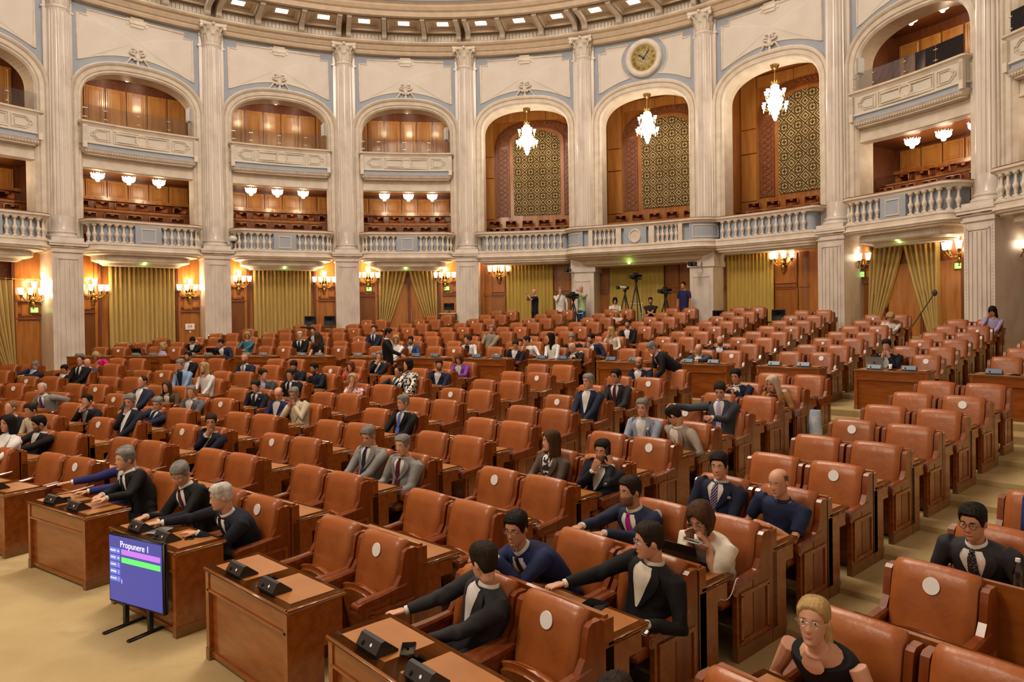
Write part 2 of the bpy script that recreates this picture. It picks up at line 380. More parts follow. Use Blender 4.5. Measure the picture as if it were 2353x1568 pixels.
# ---- columns
def column_parts():
    sh = MB(); nf = 20; prof = []
    def ring(r, z, dep):
        a = []
        for i in range(nf):
            for t, d in ((0, 0), (.18, 0), (.34, .8), (.5, 1), (.66, .8), (.82, 0)):
                th = (i + t) / nf * 2 * pi; rr = r - d * dep; a.append((rr * cos(th), rr * sin(th), z))
        return np.array(a)
    sh.lathe([(.385, 5.95), (.385, 6.0), (.37, 6.03), (.37, 6.47)], 40, cap=(False, True))
    rs = [ring(.37, 6.47, .0), ring(.37, 6.47, .028), ring(.365, 8.5, .028), ring(.352, 11.0, .027), ring(.33, 13.45, .025), ring(.33, 13.5, .0)]
    sh.loft(rs, True, (False, False), 0, False)
    sh.lathe([(.33, 13.5), (.335, 13.55), (.36, 13.57), (.37, 13.6), (.36, 13.63), (.34, 13.64)], 32, cap=(False, True))
    ba = MB(); ba.lathe([(.47, 5.70), (.50, 5.73), (.5, 5.79), (.46, 5.82), (.42, 5.83), (.41, 5.86), (.43, 5.87), (.45, 5.9), (.43, 5.94), (.39, 5.95)], 32)
    ba.box(-.5, .5, -.5, .45, 5.58, 5.71)
    pi_ = MB(); pi_.box(-.45, .45, .02, .5, 5.58, 14.14); pi_.box(-.5, .5, .0, .5, 13.55, 13.62)
    pd = MB(); pd.box(-.48, .48, -.44, .6, 0.0, 5.22)
    for (e, z0, z1) in ((.05, 5.2, 5.25), (.02, 5.25, 5.36), (.07, 5.36, 5.42), (.13, 5.42, 5.5), (.16, 5.5, 5.58)): pd.box(-.48 - e, .48 + e, -.44 - e, .6, z0, z1)
    fl = MB()
    for x0, x1 in ((-.36, -.31), (.31, .36), (-.1, -.04), (.04, .1), (-.25, -.19), (.19, .25)): fl.box(x0, x1, -.475, -.43, 1.2, 5.0 if abs(x0) > .3 or abs(x1) > .3 else 4.92)
    fl.box(-.36, .36, -.475, -.43, 4.97, 5.03)
    for x in (-.415, .415):
        for i in range(40): fl.box(x - .012, x + .012, -.455, -.43, 1.4 + i * .093, 1.45 + i * .093)
    ca = MB(); ca.lathe([(.33, 13.64), (.33, 14.0), (.38, 14.2), (.44, 14.3)], 24)
    q = [];                                              # abacus with hollow sides
    for k in range(4):
        a0 = k * pi / 2 + pi / 4; c0 = np.array([cos(a0), sin(a0)]) * .68; c1 = np.array([cos(a0 + pi / 2), sin(a0 + pi / 2)]) * .68
        for t in np.linspace(0, 1, 7)[:-1]:
            p = c0 * (1 - t) + c1 * t; p = p * (1 - .16 * sin(pi * t)); q.append(p)
    q = np.array(q); ca.loft([np.c_[q * s, np.full(len(q), z)] for s, z in ((.93, 14.28), (1, 14.32), (1, 14.38), (1.04, 14.41))], True, (True, True), 0, False)
    lf = MB()
    def leaf(a, z0, h, w, out, r0):
        prof = [(0, 0, .6), (.02, .35, 1.0), (.05, .7, .95), (.12, .93, .7), (.17, 1.0, .4), (.2, .9, .1)]
        rings = []
        for (dr, dz, ww) in prof:
            r = r0 + dr * out / .2; hw = w * ww / 2; z = z0 + h * dz
            row = [(-hw, 0.0), (-hw * .45, -.03), (0, .012), (hw * .45, -.03), (hw, 0.0)]
            rings.append([((r + o) * cos(a) - x * sin(a), (r + o) * sin(a) + x * cos(a), z) for x, o in row] + [((r + o - .03) * cos(a) - x * sin(a), (r + o - .03) * sin(a) + x * cos(a), z) for x, o in row[::-1]])
        lf.loft([np.array(r) for r in rings], True, (True, True), 0, True)
    for i in range(8):
        leaf(i * pi / 4, 13.64, .34, .24, .1, .34); leaf(i * pi / 4 + pi / 8, 13.66, .5, .22, .14, .345)
    for k in range(4):                                   # corner volutes
        a = k * pi / 2 + pi / 4; t = np.linspace(0, 1, 12)
        rr = .36 + .26 * t ** 1.5; P = np.stack([rr * cos(a), rr * sin(a), 14.0 + .27 * np.sin(t * pi * .62)], 1)
        lf.tube(P, list(.035 + .02 * t), 6); lf.sphere((.60 * cos(a), .60 * sin(a), 14.22), .075, 8, 6)
        a2 = k * pi / 2; lf.sphere((.5 * cos(a2), .5 * sin(a2), 14.35), (.07, .07, .06), 8, 5)
    return dict(shaft=(sh, MARBLE), base=(ba, MARBLE), pilaster=(pi_, MARBLE), pedestal=(pd, MARBLE), fluted_panel=(fl, MARBLE), capital=(ca, MOULD), acanthus_leaves=(lf, MOULD))
cparts = column_parts(); cm = {}
for k, (b, m) in cparts.items(): me = b.mesh(k); me.materials.append(m); cm[k] = me
CN = ['leftmost', 'second', 'third', 'fourth', 'fifth', 'sixth', 'seventh', 'rightmost']
for k in range(0, 10):
    ph = phc(k); nm = {0: 'beyond the left edge', 9: 'beyond the right edge'}.get(k, CN[k - 1] if 1 <= k <= 8 else '')
    lab = ('fluted pale marble column on a square pedestal, %s column from the left' % nm) if 1 < k < 8 else ('fluted pale marble column on a square pedestal, %s of the row' % nm)
    t = thing('marble_column', lab, 'column', hall(ph, R0, 0), -ph, 'fluted marble columns round the hall')
    for n, me in cm.items():
        if n in ('pedestal', 'fluted_panel') and k in (5, 6): continue
        c = obj(n, me, None, t)
        if n == 'acanthus_leaves': c.parent = [x for x in t.children if x.name.startswith('capital')][0]
    if k in (5, 6):      # plain pier under the projecting balcony
        p = MB(); p.box(-.48, .48, -.5, .6, 0, 4.75); p.box(-.56, .56, -.56, .6, 4.6, 4.8); p.box(-.52, .52, -.5, .6, 4.75, 5.6); obj('pedestal', p, MARBLE, t)
        p = MB()
        for x0, x1, z0, z1 in ((-.34, -.3, 1.2, 4.25), (.3, .34, 1.2, 4.25), (-.34, .34, 4.21, 4.25)): p.box(x0, x1, -.525, -.5, z0, z1)
        obj('fluted_panel', p, MARBLE, t)
# ---- bays
TALL = (4, 5, 6)
def bay_wall(z0):
    mb = MB(); w = DPH / 2 * R0
    us = np.concatenate([[-w], np.linspace(-HW, HW, 41), [w]])
    za = np.array([z0] + list(arch_z(np.linspace(-HW, HW, 41))) + [z0])
    for rr, fl in ((16.3, False),):
        for i in range(len(us) - 1):
            l0 = za[i]; l1 = za[i + 1]
            if i in (0, len(us) - 2): l0 = l1 = z0
            q = LP(np.array([us[i], us[i + 1], us[i + 1], us[i]]), np.full(4, rr), np.array([l0, l1, 14.14, 14.14]))
            mb.add(q, [(0, 1, 2, 3)], 0)
    return mb
def archivolt(z0):
    mb = MB(); P, Nn = arch_path(z0); prof = [(-.02, 16.95), (-.02, 16.24), (.04, 16.17), (.1, 16.2), (.13, 16.14), (.25, 16.12), (.27, 16.17), (.31, 16.1), (.37, 16.06), (.42, 16.1), (.42, 16.32)]
    rings = [LP(P[:, 0] + Nn[:, 0] * o, np.full(len(P), r), P[:, 1] + Nn[:, 1] * o) for o, r in prof]
    n = len(P); V = np.concatenate(rings); f = []
    for a in range(len(prof) - 1):
        for i in range(n - 1): f.append((a * n + i, (a + 1) * n + i, (a + 1) * n + i + 1, a * n + i + 1))
    mb.add(V, f, 0, False); return mb
def spandrel_outline(clock=0):
    W_, zt, zb, zm = 1.93, 13.94, 12.1, 12.62
    top = [(-W_ + .3, zt), (-W_ + .3, zt - .2), (-W_, zt - .2)]
    if not clock:
        us = np.linspace(-W_, W_, 25); bot = [(u, zm - (zm - zb) * (abs(u) / W_) ** 2) for u in us]
        return [(-W_ + .3, zt), (-W_ + .3, zt - .2), (-W_, zt - .2)] + bot + [(W_, zt - .2), (W_ - .3, zt - .2), (W_ - .3, zt)]
    s = clock; us = np.linspace(W_, .62, 12); bot = [(s * u, zm - (zm - zb) * (u / W_) ** 2) for u in us]
    th = np.linspace(radians(-52), radians(48), 14); cur = [(s * (.0 + .98 * cos(t)), 13.26 + .9 * sin(t)) for t in th]
    return [(s * (W_ - .3), zt), (s * (W_ - .3), zt - .2), (s * W_, zt - .2)] + bot + cur
def panel_fill(mb, pts, r, zc=13.2):
    P = np.array(pts); c = np.array([P[:, 0].mean(), zc])
    n = len(P); V = LP(np.append(P[:, 0], c[0]), np.full(n + 1, r), np.append(P[:, 1], c[1]))
    mb.add(V, [(i, (i + 1) % n, n) for i in range(n)], 0)
def ornament():          # shell and scroll keystone
    mb = MB(); r = 16.2; y = r - R0
    mb.sphere((0, y, 12.62), (.1, .08, .17), 10, 6); mb.sphere((0, y, 12.85), (.05, .05, .1), 8, 5); mb.sphere((0, y, 12.38), (.06, .05, .09), 8, 5)
    for s in (-1, 1):
        t = np.linspace(0, 1, 10); a = t * 4.2
        P = np.stack([s * (.08 + .16 * np.sin(a) * (1 - .4 * t) + .1 * t), np.full(10, y), 12.72 + .16 * (1 - np.cos(a)) * (1 - .55 * t) * .6 - .02], 1)
        mb.tube(P, list(.045 - .02 * t), 6)
        P = np.stack([s * (.08 + .34 * t), np.full(10, y), 12.5 + .1 * np.sin(t * 5) - .06 * t], 1); mb.tube(P, list(.05 - .03 * t), 6)
        mb.sphere((s * .14, y, 12.92), (.06, .04, .05), 8, 5)
    return mb
def cartouche():
    mb = MB(); curvebox(mb, -.36, .36, 16.2, 16.3, 13.78, 14.02, 4); curvebox(mb, -.22, .22, 16.18, 16.3, 13.72, 14.08, 4); curvebox(mb, -.27, .27, 16.15, 16.3, 13.83, 13.97, 4); return mb
arch_me = {}
def shared(key, fn, m):
    if key not in arch_me: me = fn().mesh(key); me.materials.append(m); arch_me[key] = me
    return arch_me[key]
def outline(d, a=2.02, rf=15.3, cr=.5, kr=.75, ka=1.04, n=8, rend=16.3):
    aa = a - d * ka; r = rf + d * kr; c = min(cr, max(.05, rend - r - .02)); pts = [(-aa, rend)]
    for t in np.linspace(0, pi / 2, n): pts.append((-aa + cr - cr * cos(t), r + c - c * sin(t)))
    for u in np.linspace(-aa + cr, aa - cr, 9)[1:-1]: pts.append((u, r))
    for t in np.linspace(pi / 2, 0, n): pts.append((aa - cr + cr * cos(t), r + c - c * sin(t)))
    pts.append((aa, rend)); return np.array(pts)
def sweep_outline(mb, prof, closed, m=0, of=outline, cap=True):
    rings = []
    for d, z in prof:
        o = of(d); rings.append(LP(o[:, 0], o[:, 1], np.full(len(o), z)))
    R = np.array(rings); K, n = R.shape[:2]; f = []
    for a in range(K if closed else K - 1):
        b = (a + 1) % K
        for i in range(n - 1): f.append((a * n + i, a * n + i + 1, b * n + i + 1, b * n + i))
    mb.add(R.reshape(-1, 3), f, m, False)
    if cap and not closed: mb.add(R[-1], [tuple(range(n))], m)
def along(o, s):
    L_ = np.concatenate([[0], np.cumsum(np.hypot(*np.diff(o, axis=0).T))]); tot = L_[-1]; s = s * tot
    u = np.interp(s, L_, o[:, 0]); r = np.interp(s, L_, o[:, 1]); e = 1e-2
    du = np.interp(s + e, L_, o[:, 0]) - np.interp(s - e, L_, o[:, 0]); dr = np.interp(s + e, L_, o[:, 1]) - np.interp(s - e, L_, o[:, 1])
    return u, r, math.atan2(dr, du)
bal = MB().lathe([(.085, 0), (.085, .045), (.04, .06), (.032, .09), (.045, .12), (.05, .14), (.038, .16), (.058, .2), (.078, .27), (.076, .32), (.05, .345), (.036, .42), (.032, .5), (.036, .55), (.055, .575), (.08, .59), (.08, .64)], 10)
bal_me = bal.mesh('baluster'); bal_me.materials.append(MOULD)
def put_balusters(root, of, ss, d=.11):
    o = of(d)
    for s in ss:
        u, r, a = along(o, s); p = LP(u, r, 5.6); obj('baluster', bal_me, None, root, p)
ZR = 6.40
def rail_and_base(root, of, tagm='', corbel=True):
    mb = MB(); sweep_outline(mb, [(-.05, ZR), (-.05, ZR - .06), (.01, ZR - .1), (.05, ZR - .16), (.32, ZR - .16), (.32, ZR)], True, 0, of); obj('coping', mb, MOULD, root)
    mb = MB(); sweep_outline(mb, [(-.04, ZR + .03), (-.05, ZR + .002), (.3, ZR + .002), (.3, ZR + .03)], True, 0, of); obj('hand_rail', mb, CARVED, root)
    mb = MB(); sweep_outline(mb, [(.24, 5.55), (.24, 6.26)], False, 0, of, False); obj('parapet', mb, BLUE, root)
    mb = MB(); sweep_outline(mb, [(.3, 5.6), (.03, 5.6), (0, 5.57), (0, 5.52), (.03, 5.5), (.03, 5.4), (-.02, 5.38), (-.04, 5.34), (0, 5.31), (.03, 5.27)], False, 0, of, False); obj('base_band', mb, MOULD, root)
    if corbel:
        mb = MB(); sweep_outline(mb, [(.03, 5.27), (.1, 5.25), (.12, 5.2), (.34, 5.16), (.36, 5.13), (.36, 5.01), (.39, 4.98), (.5, 4.94), (.62, 4.91), (.64, 4.87), (.7, 4.86), (.7, 4.83)], False, 0, of); obj('corbel', mb, MOULD, root)
        mb = MB(); o = of(.345)
        for s in np.linspace(.17, .83, 70):
            u, r, a = along(o, s); p = LP(u, r, 0)
            mb.box(-.011, .011, -.012, .02, 5.02, 5.12, 0, lambda v, p=p, a=a: np.stack([p[0] + v[:, 0] * cos(a) - v[:, 1] * sin(a), p[1] + v[:, 0] * sin(a) + v[:, 1] * cos(a), v[:, 2]], 1))
        k = obj('fluting', mb, MOULD, root); k['kind'] = 'stuff'
def box_frame(mb, u0, u1, z0, z1, r, w=.05, t=.04): frame_path(mb, [(u0, z0), (u0, z1), (u1, z1), (u1, z0)], w, r, t)
PLACE = ['at the far left edge', 'first from the left', 'second from the left', 'third from the left', 'over the left of the press area', 'over the press area', 'right of the clock', 'between the two right columns', 'at the right edge']
PLS = ['bay at far left edge', 'bay one from left', 'bay two from left', 'bay three from left', 'bay left of clock', 'bay under the clock', 'bay right of clock', 'bay between right columns', 'bay at right edge']
PANELM = mat('box_wall_panel', (.52, .25, .06), .25, c2=(.42, .17, .035), nscale=2.2, ndet=6, stretch=(3, 3, .3), coat=.4)
GLASS = bpy.data.materials.new('clear_glass'); GLASS.use_nodes = True
def glass_nodes(m, tint=(1, 1, 1), refl=1.0):
    nt = m.node_tree; N = nt.nodes; L = nt.links; N.remove(N['Principled BSDF']); out = N['Material Output']
    tr = N.new('ShaderNodeBsdfTransparent'); tr.inputs[0].default_value = (*tint, 1); gl = N.new('ShaderNodeBsdfGlossy'); gl.inputs['Roughness'].default_value = .03
    fr = N.new('ShaderNodeFresnel'); fr.inputs[0].default_value = 1.5; mu = N.new('ShaderNodeMath'); mu.operation = 'MULTIPLY'; mu.inputs[1].default_value = 2.0 * refl
    mx = N.new('ShaderNodeMixShader'); L.new(fr.outputs[0], mu.inputs[0]); L.new(mu.outputs[0], mx.inputs[0]); L.new(tr.outputs[0], mx.inputs[1]); L.new(gl.outputs[0], mx.inputs[2]); L.new(mx.outputs[0], out.inputs[0])
glass_nodes(GLASS, (.9, .92, .93), .7)
LEATHER = mat('brown_leather', (.36, .115, .036), .42, c2=(.29, .082, .024), nscale=7, bump=.12, bscale=35, rand=.08)
DISH = MB().lathe([(.03, .2), (.05, .17), (.16, .15), (.225, .1), (.22, .04), (.17, -.02), (.08, -.04), (.07, -.1), (.05, -.13), (.01, -.14)], 16); dish_me = DISH.mesh('crystal_bowl'); dish_me.materials.append(CRYSTAL)
CROWN = MB()
for i in range(16):
    a = i * pi / 8; CROWN.add([(.2 * cos(a - .12), .2 * sin(a - .12), .08), (.2 * cos(a + .12), .2 * sin(a + .12), .08), (.25 * cos(a), .25 * sin(a), .19), (.17 * cos(a), .17 * sin(a), .1)], [(0, 1, 2), (0, 2, 3), (1, 3, 2), (0, 3, 1)], 0)
crown_me = CROWN.mesh('crystal_crown'); crown_me.materials.append(CRYSTAL)
LPOW = 26
def box_lamp(bay, lev, i, u, r, z):
    ph = phc(bay + .5); p = hall(ph + u / R0, r, z)
    t = thing('ceiling_lamp', 'lit crystal bowl lamp, %s one in the %s box, %s' % (['left', 'middle', 'right'][i], lev, PLS[bay]), 'lamp', p, -ph, 'crystal bowl lamps in the boxes')
    obj('crystal_bowl', dish_me, None, t); obj('crystal_crown', crown_me, None, t); l = lamp('bulb', 'POINT', (0, 0, -.3), LPOW, (1, .76, .48), .12, t); return t
# box seat: low leather seat back in a wooden row
bs = MB().bbox(-.255, .255, -.05, .05, 0, .3, .03); bs_me = bs.mesh('seat_back'); bs_me.materials.append(LEATHER)
bw = MB().box(-.265, .265, .05, .09, -.5, .24).box(-.06, .06, -.06, -.05, .2, .26); bw_me = bw.mesh('seat_shell'); bw_me.materials.append(CARVED)
def box_seats(bay, rows):
    ph = phc(bay + .5)
    for (nm, r, z, us) in rows:
        for i, u in enumerate(us):
            t = thing('theatre_seat', 'tan leather seat, %s from left, %s row of box, %s' % (ORD(i + 1), nm, PLS[bay]), 'seat', hall(ph + u / R0, r, z), -(ph + u / R0), 'leather seats in the boxes')
            obj('seat_back', bs_me, None, t); obj('seat_shell', bw_me, None, t)
def long_desk(bay, nm, u0, u1, r, z, h=.5):
    ph = phc(bay + .5); t = thing('box_desk', 'long wooden desk, %s one in the box %s' % (nm, PLACE[bay]), 'desk', hall(ph, R0, 0), -ph)
    mb = MB(); curvebox(mb, u0, u1, r, r + .05, z - h, z - .04); obj('front_board', mb, CARVED, t)
    mb = MB(); curvebox(mb, u0, u1, r - .03, r + .3, z - .04, z); obj('desktop', mb, GOLDWOOD, t)
def pbox(u0, u1, z0, z1, r, t=.03):
    def f():
        mb = MB(); curvebox(mb, u0, u1, r, r + .05, z0, z1, 2)
        mb2 = MB(); box_frame(mb, u0 + .07, u1 - .07, z0 + .08, z1 - .08, r, .05, .025); box_frame(mb, u0 + .13, u1 - .13, z0 + .14, z1 - .14, r, .03, .02); return mb
    return f
def sconce(bay, phi, z, side):
    t = thing('wall_sconce', 'brass five-shade wall sconce, %s one under the balcony, %s' % (side, PLS[bay]), 'sconce', hall(phi, RW, z - .35), -phi, 'brass sconces under the balconies')
    b = MB(); b.bbox(-.13, .13, -.08, .02, -.25, .2, .03); b.lathe([(.02, -.4), (.07, -.34), (.05, -.3), (.09, -.25), (.1, -.2)], 10, (0, -.08, 0)); b.sphere((0, -.12, 0), .09); b.sphere((0, -.1, -.16), .07)
    obj('back_plate', b, BRASS, t)
    for i, (x, y, zz) in enumerate(((-.4, -.22, .12), (-.16, -.34, .12), (.16, -.34, .12), (.4, -.22, .12), (0, -.24, .34))):
        a = MB(); tt = np.linspace(0, 1, 9); P = np.stack([x * tt, -.06 + (y + .06) * np.sin(tt * pi / 2), zz * tt - .16 * np.sin(tt * pi)], 1); a.tube(P, .018, 6); a.lathe([(.02, -.12), (.035, -.06), (.06, -.02), (.075, 0), (.03, .02)], 10, (x, y, zz)); a.sphere((x, y, zz - .14), .025, 6, 4)
        arm = obj('arm', a, BRASS, t)
        g = MB(); g.lathe([(.05, .02), (.07, .06), (.078, .14), (.085, .2), (.1, .235), (.092, .235), (.07, .14), (.06, .07)], 12, (x, y, zz), cap=(True, False)); obj('glass_shade', g, SHADE, arm)
    lamp('bulb', 'POINT', (0, -.3, .52), 70, (1, .66, .32), .1, t)
    lamp('bulb', 'POINT', (0, -.45, .12), 14, (1, .7, .38), .08, t)
def curtain_mesh(phc_, hw, z0, z1, nf, amp=.05, pull=None, seed=0, gather=0.0):
    # vertical folds; pull = -1/+1 sweeps the hem towards that side like a tied drape
    n = nf * 8; rows = 14; V = []; R_ = np.random.default_rng(seed); jit = R_.uniform(.6, 1.3, nf + 1)
    for i in range(rows + 1):
        t = i / rows; z = z1 + (z0 - z1) * t
        s = np.linspace(0, 1, n + 1)
        if pull is None: u = -hw + 2 * hw * s; am = amp
        else:
            w = 2 * hw * (1 - .82 * t ** 1.15); u = (-hw + w * s) if pull < 0 else (hw - w * (1 - s)); am = amp * (1 + .6 * t)
        ph = s * nf; k = np.minimum(ph.astype(int), nf); y = am * jit[k] * (np.cos(2 * pi * ph) + .25 * np.cos(4 * pi * ph + 1)) * (.75 + .25 * t)
        ang = phc_ + u / RW; r = RW - .16 + y
        V.append(np.stack([HX + r * np.sin(ang), HY + r * np.cos(ang), np.full(n + 1, z)], 1))
    mb = MB(); mb.loft(V, False, (False, False), 0, True); return mb
def local(mb, loc, rz):   # world geometry to the frame of a thing
    v = np.concatenate(mb.v) - np.array(loc); c, s = cos(-rz), sin(-rz)
    mb.v = [np.stack([v[:, 0] * c - v[:, 1] * s, v[:, 0] * s + v[:, 1] * c, v[:, 2]], 1)]; return mb
def curtain(lab, phi, *a, **k):
    L0 = hall(phi, RW - .15, a[1]); o = obj('curtain', local(curtain_mesh(phi, *a, **k), L0, -phi), CURTAIN, None, L0, -phi)
    sm = o.modifiers.new('thick', 'SOLIDIFY'); sm.thickness = .012; tag(o, lab, 'curtain'); return o
# ================================================================ build every bay
def of4(d): return outline(d, a=2.16, rf=15.5, cr=.25, rend=16.3)
SIDE = ['wall_far_left', 'wall_left', 'wall_left', 'wall_left', 'wall_middle', 'wall_middle', 'wall_right', 'wall_right', 'wall_far_right']
for b in range(0, 9):
    ph = phc(b + .5); tall = b in TALL; clock = b == 5
    z0 = 5.3 if True else 0
    w = obj(SIDE[b], shared('bay_wall', lambda: bay_wall(5.3), BLUE), None, None, hall(ph, R0, 0), -ph)
    struct(w, 'blue grey upper wall with an arched opening, bay %s' % PLACE[b])
    obj('archivolt', shared('archivolt', lambda: archivolt(5.3), MOULD), None, w)
    for s in ((0,) if not clock else (-1, 1)):
        def fp(s=s): mb = MB(); panel_fill(mb, spandrel_outline(s), 16.285); return mb
        def fm(s=s): mb = MB(); frame_path(mb, spandrel_outline(s), .07, 16.3, .05); return mb
        f = obj('spandrel_panel', shared('spandrel_panel%d' % s, fp, PLASTER), None, w); obj('moulding', shared('panel_moulding%d' % s, fm, MOULD), None, f)
    if not clock:
        obj('keystone_ornament', shared('keystone_ornament', ornament, MOULD), None, w)
        obj('cartouche', shared('cartouche', cartouche, MOULD), None, w)
    if not tall:
        # ---- lower balcony
        t = thing('balcony', 'cream stone balcony with balusters and a tapering base, %s' % PLACE[b], 'balcony', hall(ph, R0, 0), -ph, 'lower balconies of the boxes')
        if 'lowbal' not in arch_me:
            rail_and_base(t, outline)
            put_balusters(t, outline, list(np.linspace(.105, .385, 7)) + list(np.linspace(.615, .895, 7)))
            mb = MB(); curvebox(mb, -.46, .46, 15.33, 15.55, 5.6, 6.24, 4); curvebox(mb, -.46, .46, 15.31, 15.33, 5.6, 5.64, 4); c = obj('centre_block', mb, BLUE, t)
            mb = MB(); box_frame(mb, -.24, .24, 5.68, 6.14, 15.33, .05, .03); obj('moulding', mb, MOULD, c)
            arch_me['lowbal'] = t
        else:
            src = arch_me['lowbal']
            for ch in list(src.children): copy_tree(ch, t)
        # ---- upper balcony
        t = thing('balcony', 'shallow cream balcony with moulded panels and a glass rail, %s' % PLACE[b], 'balcony', hall(ph, R0, 8.3), -ph, 'upper balconies of the boxes')
        if 'upbal' not in arch_me:
            def of(d): return outline(d, a=1.98, rf=15.88, cr=.12, kr=1, ka=1, n=4)
            def dn(mb): mb.v = [v - np.array([0, 0, 8.3]) for v in mb.v]; return mb
            mb = MB(); sweep_outline(mb, [(.2, 9.88), (-.06, 9.88), (-.06, 9.84), (0, 9.8), (.04, 9.75), (.06, 9.72)], False, 0, of, False); obj('coping', dn(mb), MOULD, t)
            mb = MB(); sweep_outline(mb, [(-.05, 9.9), (-.06, 9.882), (.2, 9.882), (.2, 9.9)], True, 0, of); obj('hand_rail', dn(mb), GILT, t)
            mb = MB(); sweep_outline(mb, [(.06, 9.72), (.06, 9.2), (.02, 9.17), (.0, 9.12), (.07, 9.1)], False, 0, of, False); obj('front_panel', dn(mb), mat('pale_green_plaster', (.66, .62, .55), .6), t)
            mb = MB(); sweep_outline(mb, [(.07, 9.1), (.07, 9.0), (.02, 8.98), (0, 8.94)], False, 0, of, False); obj('blue_band', dn(mb), BLUE, t)
            mb = MB(); sweep_outline(mb, [(0, 8.94), (.03, 8.9), (.1, 8.8), (.14, 8.78), (.14, 8.75), (.3, 8.74), (.42, 8.74)], False, 0, of); obj('base_band', dn(mb), MOULD, t)
            mb = MB(); o = of(.06)
            for u in np.linspace(-1.85, 1.85, 40):
                p = LP(u, 15.94, 8.85); mb.sphere(p, (.028, .03, .04), 6, 4)
            k = obj('egg_moulding', dn(mb), MOULD, t); k['kind'] = 'stuff'
            for u in (-1.9, 1.9):
                mb = MB(); curvebox(mb, u - .07, u + .07, 15.84, 15.95, 8.94, 9.74, 1)
                for dx in (-.04, 0, .04): curvebox(mb, u + dx - .008, u + dx + .008, 15.82, 15.85, 9.2, 9.7, 1)
                obj('end_pilaster', dn(mb), MOULD, t)
            r = 15.94
            for (pts) in ([(-.95, 9.24), (-.95, 9.68), (.95, 9.68), (.95, 9.24)], [(-.88, 9.31), (-.88, 9.61), (.88, 9.61), (.88, 9.31)]):
                mb = MB(); frame_path(mb, pts, .05, r, .04); obj('moulding', dn(mb), MOULD, t)
            th = np.linspace(0, 2 * pi, 28, endpoint=False)
            mb = MB(); frame_path(mb, np.stack([.2 * np.cos(-th), 9.46 + .2 * np.sin(-th)], 1), .06, r - .02, .05); panel_fill(mb, [(.19 * cos(x), 9.46 + .19 * sin(x)) for x in th], r - .02, 9.46); obj('roundel', dn(mb), MOULD, t)
            for s in (-1, 1):
                for k_, w_ in ((1, .05), (.72, .035)):
                    pts = [(-.32, -.2), (.1, -.2), (.2, -.12), (.22, -.07), (.29, -.05), (.3, 0), (.29, .05), (.22, .07), (.2, .12), (.1, .2), (-.32, .2)]
                    mb = MB(); frame_path(mb, [(s * (1.38 + k_ * x), 9.46 + k_ * z) for x, z in (pts if s > 0 else pts[::-1])][::-1], w_, r, .04); obj('moulding', dn(mb), MOULD, t)
            xs = [-1.86, -1.2, -.1, .95, 1.86]
            for i in range(4):
                mb = MB(); curvebox(mb, xs[i] + .01, xs[i + 1] - .01, 16.0, 16.012, 9.93, 10.5, 3); obj('glass_pane', dn(mb), GLASS, t)
                for zz in (10.05, 10.36):
                    mb = MB(); p = LP(xs[i] + .02, 15.99, zz); mb.sphere(p, .03, 8, 5); mb.box(p[0] - .07, p[0] + .07, p[1] - .015, p[1], zz - .012, zz + .012); obj('glass_clamp', dn(mb), CHROME, t)
            arch_me['upbal'] = t
        else:
            for ch in list(arch_me['upbal'].children): copy_tree(ch, t)
        # ---- lintel and box rooms behind the opening
        def lint(): mb = MB(); curvebox(mb, -HW - .03, HW + .03, 16.28, 16.6, 8.3, 9.0, 8); curvebox(mb, -HW - .03, HW + .03, 16.25, 16.4, 8.32, 8.4, 8); return mb
        obj('lintel', shared('lintel', lint, MOULD), None, w)
        def room():
            mb = MB(); A = HW + .55
            for u in (-A, A): curvebox(mb, u - .04, u + .04, 16.9, 19.3, 5.3, 12.7, 1)
            curvebox(mb, -A, A, 19.2, 19.3, 5.3, 12.7, 8); curvebox(mb, -A, A, 16.9, 19.3, 12.45, 12.6, 8); curvebox(mb, -A, A, 16.55, 19.3, 8.5, 9.0, 8)
            curvebox(mb, -A, A, 15.6, 19.3, 5.4, 5.5, 8); return mb
        rm = obj('wall_box', shared('wall_box', room, DARKWOOD), None, None, hall(ph, R0, 0), -ph); struct(rm, 'wood lined box rooms behind the two balconies %s' % PLACE[b])
        for zz0, zz1 in ((7.75, 8.42), (9.05, 12.1)):
            for i in range(7):
                u = -2.24 + i * .64; obj('panel', shared('panel%d%d' % (i, zz0), pbox(u + .02, u + .62, zz0, zz1, 19.14), PANELM), None, rm)
        def rail(): mb = MB(); curvebox(mb, -2.4, 2.4, 19.05, 19.2, 7.62, 7.74, 6); return mb
        obj('dado_rail', shared('dado_rail', rail, GOLDWOOD), None, rm)
        for i, u in enumerate((-.98, 0, .98)):
            box_lamp(b, 'lower', i, u, 17.6, 8.22); box_lamp(b, 'upper', i, u, 17.6, 12.2)
        box_seats(b, [('back', 18.55, 7.2, np.linspace(-1.85, 1.85, 7)), ('front', 17.0, 6.55, np.linspace(-1.45, 1.45, 5))])
        long_desk(b, 'rear', -2.2, 2.2, 17.95, 7.12, .9); long_desk(b, 'front', -1.6, 1.6, 17.25, 6.98, .5)
        mb = MB()
        for s in (-1, 1):      # white loudspeaker boxes on the jambs
            pass
    else:
        def lw(): mb = MB(); curvebox(mb, -HW - .5, HW + .5, 15.9, 19.3, 5.35, 5.5, 8); A = HW + .5; \
            [curvebox(mb, u - .04, u + .04, 16.9, 19.3, 5.3, 12.7, 1) for u in (-A, A)]; curvebox(mb, -A, A, 18.9, 19.0, 5.3, 12.7, 8); curvebox(mb, -A, A, 16.9, 19.3, 12.45, 12.6, 8); return mb
        rm = obj('wall_niche', shared('wall_niche', lw, GOLDWOOD), None, None, hall(ph, R0, 0), -ph); struct(rm, 'wood lined tall niche behind the balcony %s' % PLACE[b])
